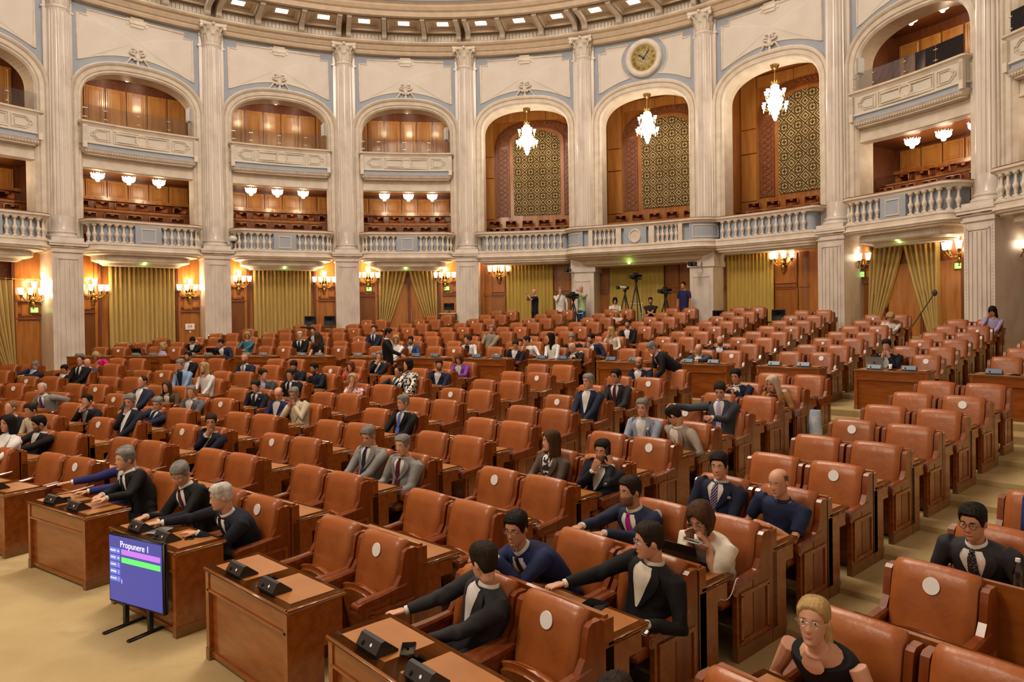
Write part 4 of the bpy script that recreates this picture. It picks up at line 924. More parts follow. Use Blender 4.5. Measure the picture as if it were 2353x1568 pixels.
def desk_meshes(w, front):
    M = {}; h = w / 2
    if not front:       # narrow desk carried by the backs of a pair of seats
        mb = MB(); mb.bbox(-h, h, -.50, -.06, .745, .785, .01); M['desktop'] = (mb, WOODT)
        mb = MB(); mb.box(-h + .06, h - .06, -.45, -.12, .784, .788); M['leather_inlay'] = (mb, INLAY)
        mb = MB(); mb.box(-h + .02, h - .02, -.09, -.05, .1, .95); M['back_board'] = (mb, WOODO)
        mb = MB(); mb.box(-h + .02, h - .02, -.34, -.31, .62, .745); M['apron'] = (mb, WOODO)
        for s in (-1, 1):
            mb = MB(); a, b = sorted((s * h, s * (h - .04))); mb.box(a, b, -.40, -.04, .62, .745); mb.box(a, b, -.27, -.04, .1, .62); mb.box(a, b, -.12, -.005, .1, .93); mb.box(a - .004, b + .004, -.28, -.04, 0, .11, 1); M['end_panel%d' % s] = (mb, [WOODO, KICK])
    else:
        mb = MB(); mb.bbox(-h, h, -.25, .25, .745, .785, .012); M['desktop'] = (mb, WOODT)
        for s in (-1, 1): mb = MB(); mb.box(s * h * .5 - h * .38, s * h * .5 + h * .38, -.2, .17, .784, .788); M['leather_inlay%d' % s] = (mb, INLAY)
        mb = MB(); mb.box(-h + .07, h - .07, .17, .2, .03, .60); mb.box(-h + .04, h - .04, .17, .225, .60, .745); mb.box(-h + .04, h - .04, .2, .235, .585, .605); mb.box(-h + .07, h - .07, .19, .215, .03, .07); M['modesty_panel'] = (mb, WOODO)
        for s in (-1, 1):
            mb = MB(); a, b = sorted((s * (h - .02), s * (h - .075))); mb.box(a, b, -.06, .235, .09, .745); mb.box(a, b, -.22, -.06, .42, .745); mb.box(a - .005, b + .005, -.065, .24, -.005, .1, 1); mb.box(a, b, -.2, -.12, .0, .745) if False else None
            M['end_panel%d' % s] = (mb, [WOODO, KICK])
    return M
def bake(M):
    D = {}
    for k, (b, m) in M.items():
        me = b.mesh(k)
        for q in (m if isinstance(m, (list, tuple)) else [m]): me.materials.append(q)
        D[k] = me
    return D
CHF = bake(chair_meshes(.54, False)); CHR = bake(chair_meshes(.483, True))
st_f = sticker_mesh(.055, .89).mesh('sticker'); st_f.materials.append(STK); st_r = sticker_mesh(.032, .885).mesh('sticker'); st_r.materials.append(STK); st_m = sticker_mesh(.05, .885).mesh('sticker'); st_m.materials.append(STK)
DKF = bake(desk_meshes(1.40, True)); DKB = bake(desk_meshes(1.36, False)); DKR = bake(desk_meshes(1.26, False)); DKM = bake(desk_meshes(1.32, True))
COLF = {'I': .8241 + .0848 + .0797, 'G': .8241 + .0848, 'B': .8241}
for i, c in enumerate('ACDEFHJKL'): COLF[c] = .8241 - .0797 * (i + 1)
COLR = {k: .6409 + .054 * k for k in range(-12, 5)}
ROWSR = {-12: 0, -11: 0, -10: 3, -9: 5, -8: 7, -7: 7, -6: 9, -5: 9, -4: 9, -3: 9, -2: 9, -1: 9, 0: 9, 1: 7, 2: 7, 3: 5, 4: 4}
ORDF = [c for c in 'IGBACDEFHJKL']        # from right to left
from bpy_extras.object_utils import world_to_camera_view as w2c
bpy.context.view_layer.update()
def px(p):
    d = Vector(p) - Vector((0, 0, CAMZ)); y = d.dot(fw)
    if y < .3: return (-9e3, 9e3)
    return (1176.5 + PPX + F_PX * d.dot(rt) / y, PPY - F_PX * d.dot(up) / y)
def on(p, m=40):
    u, v = px(p); return -m < u < 2353 + m and v < 1568 + m + 90
STK_F = {('A', 1, 1), ('C', 1, 1), ('E', 1, 1), ('A', 3, -1), ('C', 4, -1) , ('A', 5, 1), ('B', 1, 1), ('B', 3, -1), ('B', 5, 1), ('B', 7, -1), ('B', 9, 1), ('G', 3, -1), ('C', 7, -1), ('D', 3, -1) , ('C', 9, 1), ('A', 7, -1), ('A', 9, 1), ('D', 7, -1), ('D', 9, 1), ('D', 5, -1), ('F', 3, -1), ('E', 3, -1), ('E', 5, -1), ('F', 7, -1), ('F', 9, -1), ('H', 3, 1), ('H', 5, -1), ('H', 7, -1), ('J', 6, 1), ('J', 8, 1), ('F', 5, 1), ('A', 6, -1), ('K', 6, 1), ('K', 7, -1), ('C', 5, 1)}
STK_F -= {('C', 4, -1), ('C', 5, 1), ('D', 5, -1), ('A', 6, -1)}
def rear_stk(c, r, s):
    if r == 1: return s == 1
    if r in (3, 7): return s == (-1 if c not in (-2,) or r == 7 else 1)
    if r in (5, 9): return s == 1
    return False
OCC = set()          # filled by the people list: (block, column, row, side)
def clab(block, ci, r, s, extra):
    sd = 'left' if s < 0 else 'right'
    if block == 'F': return '%stan leather armchair, %s seat of pair, front row %s, block %s counted from right' % (extra, sd, WORDN[r], WORDN[ci])
    return '%stan leather armchair, %s seat of pair, rear row %s, block %s counted from right' % (extra, sd, WORDN[r], WORDN[ci])
WORDN = ['', 'one', 'two', 'three', 'four', 'five', 'six', 'seven', 'eight', 'nine', 'ten', 'eleven', 'twelve', 'thirteen', 'fourteen', 'fifteen', 'sixteen', 'seventeen']
NCH = 0
def make_chair(block, c, ci, r, s, loc, rz, stk, big):
    global NCH
    NCH += 1; D = CHF if block == 'F' else CHR; occ = (block, c, r, s) in OCC
    t = thing('armchair', clab(block, ci, r, s, 'stickered ' if stk else ('occupied ' if occ else 'empty ')), 'chair', loc, rz, 'tan leather armchairs of the %s section' % ('front' if block == 'F' else 'rear'))
    obj('backrest', D['backrest'], None, t); k = 'down' if occ else 'up'
    st = obj('seat', D['seat_' + k], None, t); obj('seat_board', D['board_' + k], None, st)
    for q in 'lr':
        obj('wing', D['wing_' + q], None, t); obj('armrest', D['arm_' + q], None, t); obj('side_panel', D['side_' + q], None, t)
    if stk: obj('sticker', big, None, t)['label'] = 'round white sticker'
    return t
def make_desk(D, lab, loc, rz, group, name='desk'):
    t = thing(name, lab, 'desk', loc, rz, group)
    for k, me in D.items():
        o = obj(k.rstrip('-1'), me, None, t)
        if k.startswith('leather'): o.parent = [x for x in t.children if x.name.startswith('desktop')][0]
    return t
FSEAT, RSEAT = {}, {}
def build_seats():
    for ci, c in enumerate(ORDF):
        th = COLF[c]
        p = fpt(24.62, th, 0, -.02)
        if on(p + Vector((0, 0, .5)), 120): make_desk(DKF, 'wide wooden front desk with two microphones, block %s counted from right' % WORDN[ci + 1], p, pi - th, 'front row desks')
        for r in range(1, 11):
            loc0 = fpt(RF[r - 1], th, 0, ZF[r - 1]); vis = False
            for s in (-1, 1):
                loc = fpt(RF[r - 1], th, s * .348, ZF[r - 1]); FSEAT[(c, r, s)] = (loc, pi - th)
                if loc[1] < 1.2 or not on(loc + Vector((0, 0, .95)), 70) or math.hypot(loc[0] - HX, loc[1] - HY) > 15.3 or (c == 'L' and r > 9): continue
                vis = True; make_chair('F', c, ci + 1, r, s, loc, pi - th, (c, r, s) in STK_F, st_f)
            if vis and r < 10: make_desk(DKB, 'narrow desk on chair backs of front row %s, block %s counted from right' % (WORDN[r], WORDN[ci + 1]), loc0, pi - th, 'narrow desks behind the front section seats')
            elif vis: make_desk({k: v for k, v in DKB.items() if k in ('back_board',)}, 'wooden back board behind front row ten, block %s counted from right' % WORDN[ci + 1], loc0, pi - th, None, 'seat_screen')
    for c, th in COLR.items():
        ci = 5 - c; p = bpt(35.98, th, 0, ZB[0] - .02)
        if on(p + Vector((0, 0, .6)), 120) and ROWSR[c]: make_desk(DKM, 'wide dark wooden desk of the rear section, block %s counted from right' % WORDN[ci], p, pi - th, 'middle row desks')
        for r in range(1, ROWSR[c] + 1):
            loc0 = bpt(RB[r - 1], th, 0, ZB[r - 1]); vis = False
            for s in (-1, 1):
                loc = bpt(RB[r - 1], th, s * .337, ZB[r - 1]); RSEAT[(c, r, s)] = (loc, pi - th)
                if not on(loc + Vector((0, 0, .95)), 50) or math.hypot(loc[0] - HX, loc[1] - HY) > 15.4: continue
                vis = True; make_chair('R', c, ci, r, s, loc, pi - th, rear_stk(c, r, s), st_m if r == 1 else st_r)
            if vis and r < ROWSR[c]: make_desk(DKR, 'narrow desk on chair backs of rear row %s, block %s counted from right' % (WORDN[r], WORDN[ci]), loc0, pi - th, 'narrow desks behind the rear section seats')
# ================================================================ who sits where: (seat), head place in the seat, head turn, looks, clothes
PEOPLE = [
(('F','L', 9, 1), [-0.23, 0.14, 0.97], 6, 25, 'short','g',0,'suit','navy','lblue','','navy','desk','','person in a dark suit with cropped grey hair looking down, far left rows'),
(('F','K', 8, -1), [-0.19, 0.16, 1.03], 14, 20, 'short','k',1,'suit','black','white','','black','lap','G','person in black suit and glasses with dark hair, looking down at far left'),
(('F','K', 8, 1), [-0.02, 0.19, 1.27], 18, 5, 'balding','k',1,'suit','black','white','black','black','lap','G','person in black suit and tie with glasses beside a bald neighbour, left'),
(('F','K', 9, -1), [-0.08, 0.29, 1.06], 12, 25, 'bald','k',0,'suit','slate','white','','navy','lap','','bald person in slate blue jacket looking down, before the pink top'),
(('F','K', 10, -1), [0.22, 0.68, 1.12], 32, 35, 'bob','y',0,'tshirt','pink','pink','','black','desk','','blonde person in a bright pink top bending her head, left'),
(('R', -9, 1, -1), [-0.24, 0.08, 1.02], -34, 10, 'bob','y',0,'blouse','lilac','lilac','','lilac','chinL','','blonde person in lilac clothes with hand at mouth and dark laptop'),
(('R', -9, 2, 1), [-0.03, 0.3, 1.06], 14, 40, 'short','k',1,'suit','black','white','','black','desk','','person in black with head bowed low below the letter sign'),
(('R', -8, 1, 1), [0.07, 0.41, 1.12], 5, 20, 'short','k',1,'suit','navy','white','','navy','faceL','','person in navy covering the face with a hand at a dark laptop'),
(('F','J', 9, 1), [-0.02, 0.22, 1.24], 1, 5, 'short','k',1,'suit','black','white','','black','lap','B','person with dark beard in black suit, left middle rows'),
(('F','H', 7, -1), [0.11, 0.29, 1.36], 6, 15, 'short','g',0,'shirt','sky','navyk','','navy','lap','','person with grey hair in pale blue blazer over a dark shirt'),
(('F','H', 7, 1), [0.07, 0.29, 1.29], -1, 0, 'long','y',0,'blouse','white','cream','','black','lap','','person with long blonde hair and white blouse, left middle rows'),
(('F','H', 5, 1), [-0.04, 0.06, 1.29], -2, 0, 'balding','d',0,'suit','navy','white','','navy','lap','','person with receding dark hair in navy jacket and open white shirt, left'),
(('F','H', 6, 1), [-0.05, 0.47, 1.04], 17, 5, 'long','b',0,'suit','brown','white','','brown','lap','','person with long brown hair and brown jacket, seated left'),
(('F','F', 5, -1), [-0.05, 0.3, 1.14], 30, 5, 'short','g',0,'suit','grey','white','','grey','lap','','person with short grey hair in mid grey jacket, open collar, left'),
(('F','J', 5, 1), [0.04, 0.46, 1.14], 20, 0, 'balding','w',0,'suit','lgrey','white','purple','lgrey','hip','G','elderly person in light grey suit with purple tie, arm akimbo, left'),
(('F','H', 4, 1), [-0.07, 0.34, 1.1], 12, 0, 'short','k',0,'suit','black','lgrey','','black','chinL','','person in black suit holding the chin, alone beside an empty seat left'),
(('F','F', 3, 1), [0.01, 0.03, 1.32], 19, 15, 'short','g',0,'suit','navyk','white','','navyk','chinL','','grey haired person in dark navy suit with knuckles at the mouth'),
(('F','F', 4, -1), [-0.19, 0.14, 1.08], 17, 15, 'short','g',0,'suit','navy','white','navy','navy','desk','','grey haired person in navy suit and navy tie leaning on the desk'),
(('F','H', 3, -1), [-0.06, 0.3, 1.13], 6, 0, 'balding','l',0,'suit','black','white','','black','lap','','balding person in black jacket at the far left edge'),
(('F','H', 3, 1), [-0.03, 0.39, 1.12], 5, 10, 'short','d',1,'shirt','cream','cream','','black','lap','','person in a cream white shirt with dark hair, far left'),
(('F','F', 1, 1), [0.03, -0.06, 1.33], 11, 0, 'long','k',1,'suit','white','white','','black','lap','','person with long black hair and white jacket at the left edge'),
(('F','F', 2, -1), [-0.11, 0.19, 1.13], -21, 15, 'short','k',1,'suit','black','white','','black','desk','B','person in black suit with dark beard turned away, left edge'),
(('F','E', 3, 1), [-0.14, 0.23, 1.11], 43, 5, 'short','d',1,'suit','navyk','white','','black','chinL','','person in dark suit, open white shirt, hand raised to chin, left'),
(('F','D', 1, 1), [0.3, 0.42, 1.2], 3, 0, 'short','g',0,'suit','black','white','black','black','desk2','','person with cropped grey hair in black suit, hands clasped on front desk'),
(('F','D', 1, -1), [-0.1, 0.25, 1.18], 2, 20, 'short','g',0,'suit','royal','white','','royal','reachL','','person in royal blue jacket reaching an arm along the front desk'),
(('F','C', 1, -1), [0.13, 0.54, 1.23], 39, 35, 'short','g',0,'suit','black','white','wine','black','desk','G','person with curly grey hair, glasses and striped tie at front desk'),
(('F','C', 1, 1), [-0.07, 0.58, 1.12], -23, 10, 'short','w',0,'suit','navyk','white','black','navyk','reachL','','white haired person in dark suit reaching across the front desk'),
(('F','F', 1, -1), [-0.26, -0.04, 1.07], 22, 0, 'short','d',0,'suit','royal','white','','royal','lap','','person in royal blue jacket cut by the left edge'),
(('R', -8, 2, 1), [-0.01, 0.26, 1.22], 29, 20, 'bob','y',0,'blouse','teal','sky','','teal','desk','','person with greying blonde bob and teal blue top, left rear rows'),
(('R', -7, 2, 1), [0.03, 0.3, 1.21], 33, 5, 'short','w',0,'suit','black','white','black','black','lap','','white haired person in black suit, rear rows left of centre'),
(('R', -7, 3, 1), [0.15, 0.44, 1.21], 17, 30, 'balding','d',0,'suit','navyk','lblue','','navyk','lap','','person in dark suit with receding hair looking down, rear left'),
(('R', -6, 1, -1), [0.01, 0.25, 1.31], -155, 0, 'long','b',0,'tshirt','black','black','','black','lap','','person with long brown hair turned away, black top, rear left'),
(('R', -6, 3, 1), [0.01, 0.27, 1.25], 21, 0, 'short','d',0,'suit','navy','white','navy','navy','lap','','person in navy suit and tie sitting upright, rear rows centre left'),
(('F','H', 9, -1), [0.01, 0.3, 1.19], 12, 0, 'bald','k',1,'suit','navy','white','lgrey','navy','lap','B','bald bearded person in navy suit, pale tie, left middle rows'),
(('F','F', 7, -1), [0.02, 0.37, 1.16], 85, 5, 'short','d',0,'suit','slate2','lilac','','grey','lap','','person with longer dark hair in charcoal jacket turning right'),
(('F','F', 8, -1), [0.12, 0.3, 1.2], 23, 30, 'short','k',0,'suit','navyk','navy','','navy','lap','B','person with dark beard in navy looking down behind black tie'),
(('F','F', 7, 1), [0.03, 0.24, 1.16], 18, 5, 'short','d',1,'suit','black','white','black','black','lap','','person in black suit with black tie and white shirt, centre left'),
(('F','F', 8, 1), [0.15, 0.35, 1.15], -8, 10, 'short','k',1,'suit','navyk','navy','','navy','desk','B','bearded person in dark navy jacket bending sideways over the desk'),
(('F','F', 6, 1), [-0.07, 0.32, 1.1], 10, 15, 'short','d',0,'suit','navyk','white','navy','navyk','lap','G','person in dark suit with glasses and white pocket square, left'),
(('F','E', 5, -1), [-0.04, 0.25, 1.18], 28, 30, 'bald','l',0,'suit','royaln','white','','navy','lap','','bald person in blue jacket looking down beside a beige jacket'),
(('F','E', 5, 1), [0.15, 0.34, 1.2], 22, 15, 'short','g',1,'suit','beige','beige','','navy','chin2','B','grey haired person in beige jacket with hands clasped at the mouth'),
(('F','F', 9, 1), [-0.1, 0.34, 1.03], 9, 10, 'bob','r',0,'suit','coral','lgrey','','black','lap','','person with auburn bob and coral red jacket'),
(('F','E', 7, -1), [-0.05, 0.33, 1.12], 28, 0, 'bob','y',0,'floral','floral','floral','','black','chinL','','blonde person in a pink floral blouse resting her face on a hand'),
(('F','F', 10, 1), [-0.11, 0.21, 1.13], 26, 5, 'short','g',0,'suit','navyk','white','','navyk','chinL','G','grey haired person with glasses, navy suit, hand at chin, centre left'),
(('F','C', 3, -1), [-0.04, 0.25, 1.19], 16, 20, 'short','g',0,'suit','lgrey','white','navy','lgrey','lap','','grey haired person in light grey suit and navy tie looking down'),
(('F','C', 3, 1), [-0.07, 0.31, 1.15], 13, 5, 'short','g',0,'suit','lgrey','white','wine','lgrey','lap','','silver haired person in light grey suit with maroon tie'),
(('R', -5, 1, 1), [-0.06, 0.2, 1.22], 32, 15, 'bob','y',0,'blouse','white','white','','white','lap','','person with short blonde hair and white top behind standing figure'),
(('R', -5, 2, 1), [-0.0, 0.37, 1.04], 11, 10, 'short','k',1,'suit','blue2','white','','navy','lap','B','smiling bearded person in blue blazer, rear rows centre'),
(('R', -4, 2, 1), [0.04, 0.38, 1.08], -31, 0, 'curly','b',0,'suit','white','black','','black','lap','','person with curly brown hair and white jacket in profile'),
(('F','E', 10, 1), [0.01, 0.39, 1.1], 15, 30, 'bob','r',0,'suit','violet','white','','violet','desk','','auburn haired person in violet jacket looking down at papers'),
(('F','E', 8, 1), [0.05, 0.25, 1.29], -21, 0, 'bob','k',0,'floral','bwfl','bwfl','','black','lap','','person with black tied hair and black and white patterned blouse'),
(('F','E', 8, -1), [-0.24, 0.08, 1.1], -11, 10, 'balding','d',1,'suit','navyk','white','green','navy','desk','','person with thinning hair, dark navy suit and green tie'),
(('F','E', 9, 1), [-0.08, 0.29, 1.11], 31, 0, 'short','k',1,'suit','navy','white','','navy','lap','B','person with dark hair and stubble in navy suit, open collar, centre'),
(('F','D', 5, 1), [-0.08, 0.23, 1.17], -16, 5, 'short','g',0,'suit','black','white','blue','black','lap','','grey haired person in black suit with bright blue tie'),
(('R', -4, 3, 1), [-0.08, 0.2, 1.24], 27, 10, 'short','g',0,'suit','khaki','lgrey','','khaki','lap','G','grey haired person with glasses in khaki jacket, rear centre'),
(('R', -3, 1, 1), [-0.08, 0.28, 1.08], 19, 25, 'short','d',0,'suit','navyk','white','','navyk','lap','','person in dark suit and open white shirt leaning back by paper cup'),
(('R', -3, 2, 1), [0.08, 0.43, 1.05], -57, 10, 'short','d',0,'shirt','white','white','','navy','chinL','','person in white polo shirt in profile, hand raised to face'),
(('R', -2, 1, -1), [0.12, 0.35, 1.28], -46, 0, 'long','k',0,'blouse','white','white','','white','lap','','person with long black hair and white blouse in profile'),
(('R', -2, 2, -1), [0.06, 0.38, 1.11], 17, 15, 'short','g',0,'suit','black','black','','black','lap','G','grey haired person in black behind a bald neighbour, rear centre'),
(('R', -2, 1, 1), [0.09, 0.47, 1.04], -38, 20, 'bald','l',0,'suit','navyk','white','','navyk','desk','','bald person in navy suit leaning over the long desk'),
(('R', -2, 2, 1), [0.11, 0.42, 1.11], -24, 10, 'short','k',0,'suit','navy','white','','navy','chinL','B','dark haired bearded person in navy suit with hand at mouth'),
(('R', -2, 3, 1), [0.06, 0.34, 1.17], -36, 5, 'long','y',0,'blouse','cream','cream','','black','chinL','','person with long fair hair, hand at chin, rear rows right of centre'),
(('R', -2, 4, 1), [0.04, 0.3, 1.23], 13, 5, 'short','d',1,'suit','black','white','','black','lap','B','bearded person in black suit and white shirt sitting tall, rear rows'),
(('R', -3, 8, 1), [-0.04, 0.25, 0.99], 11, 25, 'bob','y',0,'tshirt','cream','cream','','white','desk','','fair haired person in sleeveless cream top, upper rear rows'),
(('F','C', 10, -1), [-0.01, 0.34, 1.14], 10, 10, 'bald','k',1,'suit','navy','white','','navy','lap','B','bald bearded person in navy suit before the bending figure'),
(('R', 0, 1, -1), [0.01, 0.41, 1.04], 9, 25, 'bald','l',0,'suit','slate','white','','slate','desk','','bald person in slate grey suit at the long desk, right of centre'),
(('R', 0, 2, -1), [-0.03, 0.33, 1.08], 2, 5, 'bald','k',0,'suit','navy','white','','navy','lap','B','bald bearded person in navy jacket, second rear row right'),
(('F','C', 7, 1), [0.02, 0.16, 1.29], -11, 5, 'short','g',0,'suit','navy','white','','navy','lap','','grey haired person in navy jacket without tie beside a maroon tie'),
(('F','C', 8, 1), [0.02, 0.28, 1.22], -9, 5, 'short','k',1,'suit','charcoal','white','wine','charcoal','lap','G','dark haired person with glasses, charcoal suit and maroon tie'),
(('F','A', 6, -1), [-0.01, 0.31, 1.18], 14, 5, 'short','g',0,'suit','paleblue','white','','navy','lap','','grey haired person in pale blue blazer, open white shirt, centre'),
(('F','A', 6, 1), [0.06, 0.48, 1.14], -89, 35, 'short','k',1,'suit','warmgrey','white','','warmgrey','faceL','','person in warm grey jacket turned away with head on fist'),
(('F','A', 7, 1), [0.07, 0.21, 1.28], 18, 25, 'short','d',0,'suit','slate2','white','lilac','slate2','armout','','person in slate suit and lilac tie holding one arm out'),
(('F','A', 9, -1), [0.06, 0.41, 1.14], 2, 10, 'short','k',1,'suit','navy','white','','navy','phone2','','dark haired person in navy jacket looking at a phone, right'),
(('F','A', 9, 1), [0.05, 0.5, 1.07], -16, 20, 'long','w2',0,'suit','camel','wine','','brown','lap','','person with long pale blonde hair and camel jacket, right'),
(('F','A', 4, -1), [-0.09, 0.32, 1.15], -29, 0, 'long','b',0,'suit','taupe','bwfl','','taupe','lap','','person with long brown hair and taupe jacket frowning left'),
(('F','A', 4, 1), [-0.17, 0.32, 1.12], 12, 5, 'short','k',1,'suit','navyk','white','','black','phone','B','dark haired person in black suit speaking on a phone'),
(('R', 2, 1, -1), [-0.01, 0.29, 1.18], 6, 15, 'short','k',0,'suit','navyk','white','','navyk','chin2','G','person in navy suit with hands at mouth behind a laptop'),
(('R', 1, 6, 1), [-0.08, 0.26, 1.07], 3, 35, 'curly','y',0,'blouse','white','white','','black','desk','','person with curly fair hair, white shirt, head bowed, upper right'),
(('R', 2, 6, 1), [-0.13, 0.24, 1.21], 0, 40, 'long','k',0,'blouse','lilac','lilac','','black','faceL','','dark haired person in lilac shirt with head on hand, far right'),
(('F','B', 4, -1), [-0.09, 0.31, 1.16], 18, 5, 'short','k',0,'suit','navy','white','stripe','navy','lap','','person in navy suit with striped tie and white pocket square'),
(('F','B', 4, 1), [-0.09, 0.43, 1.13], -2, 10, 'bald','l',0,'tshirt','polo','polo','','jeansk','arm1','S','bald person in navy polo shirt with grey stubble'),
(('F','B', 3, -1), [0.04, 0.49, 1.17], -11, 5, 'short','d',1,'suit','navy','white','magenta','navy','chairback','B','bearded person in navy suit with magenta tie, smiling'),
(('F','B', 3, 1), [-0.07, 0.6, 1.11], 4, 25, 'bob','b',0,'blousep','ivory','ivory','','jeans','phone2','G','person with brown bob, glasses and ivory blouse holding a phone'),
(('F','B', 2, 1), [-0.13, 0.29, 1.17], -37, 5, 'short','d',0,'suit','black','ivory','','jeansk','gesture','G','person with black blazer over ivory shirt gesturing with open hand'),
(('F','B', 2, -1), [0.11, 0.74, 1.16], 19, 10, 'short','k',1,'suit','blue3','white','navyk','navy','cross','G','person in blue suit, black tie and glasses leaning on a seat back'),
(('F','B', 1, -1), [-0.16, 0.24, 1.16], -89, 5, 'short','d',0,'suit','charcoal','white','','navyk','arm2','G','person in charcoal jacket turning his head away, front row'),
(('F','G', 4, -1), [-0.01, 0.53, 1.13], 0, 10, 'short','k',1,'suit','charcoal','white','dots','charcoal','lap','G','person with round glasses, charcoal suit and dotted tie, right edge'),
(('F','G', 2, -1), [-0.03, 0.61, 1.14], 16, -5, 'pony','y',0,'tank','black','black','','black','lap','G','smiling blonde person with glasses and sleeveless black top'),
]
# ================================================================ people
CLOTH = dict(navy=(.016, .022, .055), navyk=(.010, .012, .024), black=(.008, .008, .010), slate=(.06, .075, .11), slate2=(.055, .065, .085), grey=(.13, .14, .155), lgrey=(.27, .27, .275), charcoal=(.028, .028, .034),
    royal=(.028, .032, .17), royaln=(.02, .024, .1), blue2=(.05, .075, .19), blue3=(.014, .022, .085), paleblue=(.36, .42, .56), sky=(.25, .38, .62), lblue=(.5, .6, .75), white=(.80, .79, .78), cream=(.74, .66, .56), ivory=(.80, .74, .64),
    pink=(.72, .015, .2), lilac=(.46, .40, .66), teal=(.06, .2, .3), purple=(.09, .05, .25), wine=(.085, .012, .025), green=(.03, .09, .06), blue=(.12, .2, .6), coral=(.75, .13, .09), violet=(.24, .06, .40), beige=(.66, .58, .42),
    khaki=(.30, .26, .18), camel=(.36, .18, .06), brown=(.10, .06, .03), taupe=(.12, .095, .075), warmgrey=(.32, .27, .23), magenta=(.42, .02, .26), polo=(.016, .026, .075), jeans=(.03, .09, .22), jeansk=(.018, .024, .045), lime=(.48, .62, .38), darkbrown=(.035, .018, .012), navyt=(.022, .022, .09))
_cm = {}
def cloth(c):
    if c not in _cm:
        if c in ('floral', 'bwfl', 'stripe', 'dots'):
            m = bpy.data.materials.new(c + '_cloth'); m.use_nodes = True; nt = m.node_tree; N = nt.nodes; L = nt.links; b = N['Principled BSDF']; b.inputs['Roughness'].default_value = .8
            tc = N.new('ShaderNodeTexCoord'); rp = N.new('ShaderNodeValToRGB'); rp.color_ramp.interpolation = 'CONSTANT'
            if c == 'stripe':
                w = N.new('ShaderNodeTexWave'); w.inputs['Scale'].default_value = 22; w.bands_direction = 'DIAGONAL'; L.new(tc.outputs['Object'], w.inputs[0]); L.new(w.outputs['Fac'], rp.inputs[0]); cs = [(0, (.02, .015, .06)), (.62, (.3, .26, .42))]
            else:
                v = N.new('ShaderNodeTexVoronoi'); v.inputs['Scale'].default_value = 26 if c != 'dots' else 70; L.new(tc.outputs['Object'], v.inputs[0]); L.new(v.outputs['Color' if c != 'dots' else 'Distance'], rp.inputs[0])
                cs = {'floral': [(0, (.75, .6, .58)), (.35, (.6, .14, .2)), (.5, (.8, .72, .68)), (.7, (.2, .06, .14))], 'bwfl': [(0, (.02, .02, .02)), (.45, (.78, .76, .74))], 'dots': [(0, (.5, .5, .5)), (.22, (.012, .012, .014))]}[c]
            while len(rp.color_ramp.elements) < len(cs): rp.color_ramp.elements.new(.5)
            for e, (p, q) in zip(rp.color_ramp.elements, cs): e.position = p; e.color = (*q, 1)
            L.new(rp.outputs[0], b.inputs['Base Color']); _cm[c] = m
        else:
            k = CLOTH[c]; _cm[c] = mat(c + '_cloth', k, .8, spec=.25, c2=tuple(x * .72 for x in k), nscale=5, bump=.25, bscale=9)
    return _cm[c]
SKINS = [mat('fair_skin', (.60, .33, .22), .5, c2=(.56, .28, .18), nscale=9, spec=.4), mat('tanned_skin', (.50, .255, .155), .5, c2=(.46, .215, .125), nscale=9, spec=.4)]
HAIRC = dict(k=(.012, .009, .008), d=(.028, .018, .012), b=(.075, .036, .016), l=(.20, .12, .06), y=(.50, .33, .14), g=(.24, .23, .22), w=(.62, .60, .57), r=(.15, .04, .018), w2=(.62, .52, .38))
HAIRM = {k: mat('hair_' + k, v, .65, spec=.15, c2=tuple(x * .6 for x in v), nscale=14, stretch=(1, 1, .25), bump=.5, bscale=60, bstretch=(1, 1, .2)) for k, v in HAIRC.items()}
EYEW = mat('eye_white', (.62, .58, .54), .3); IRIS = mat('dark_iris', (.02, .013, .01), .2); LIPM = mat('lip_skin', (.42, .16, .12), .5)
SHOE = mat('black_shoe_leather', (.012, .011, .011), .3); FRAMEM = mat('dark_spectacle_frame', (.012, .011, .012), .3); SILV = mat('silver_metal', (.6, .6, .6), .25, 1.0)
LENS = bpy.data.materials.new('spectacle_lens'); LENS.use_nodes = True; glass_nodes(LENS, (.97, .97, .97), .2)
HT = np.array([(-.121, .012, .070, -.02), (-.118, .026, .082, .0), (-.108, .042, .090, .02), (-.09, .052, .093, .045), (-.065, .060, .094, .070), (-.035, .067, .094, .085), (0, .0715, .094, .096), (.03, .075, .096, .102), (.06, .073, .091, .100), (.085, .064, .077, .088), (.103, .049, .055, .066), (.114, .03, .032, .04), (.119, .008, .008, .01)])
def head_pt(az, z, fem=0.0, out=0.0):
    w = np.interp(z, HT[:, 0], HT[:, 1]); yf = np.interp(z, HT[:, 0], HT[:, 2]); yb = np.interp(z, HT[:, 0], HT[:, 3])
    w = w * (1 - .07 * fem * np.clip((-z) / .1, 0, 1)) * (1 - .03 * fem)
    s, c = np.sin(az), np.cos(az)
    x = w * np.sign(s) * np.abs(s) ** .92; y = np.where(c > 0, yf, yb) * np.sign(c) * np.abs(c) ** .86
    if np.isscalar(out) and out == 0.0: return np.stack(np.broadcast_arrays(x, y, z + 0 * x), -1)
    k = out / (np.sqrt(w * w + .25 * (yf + yb) ** 2) + 1e-4)
    zz = z + out * np.clip((z - .02) / .1, 0, 1)
    return np.stack(np.broadcast_arrays(x * (1 + out / np.maximum(w, .03)), y + np.sign(c) * np.abs(c) * out, zz), -1)
G = lambda t: np.exp(-t * t)
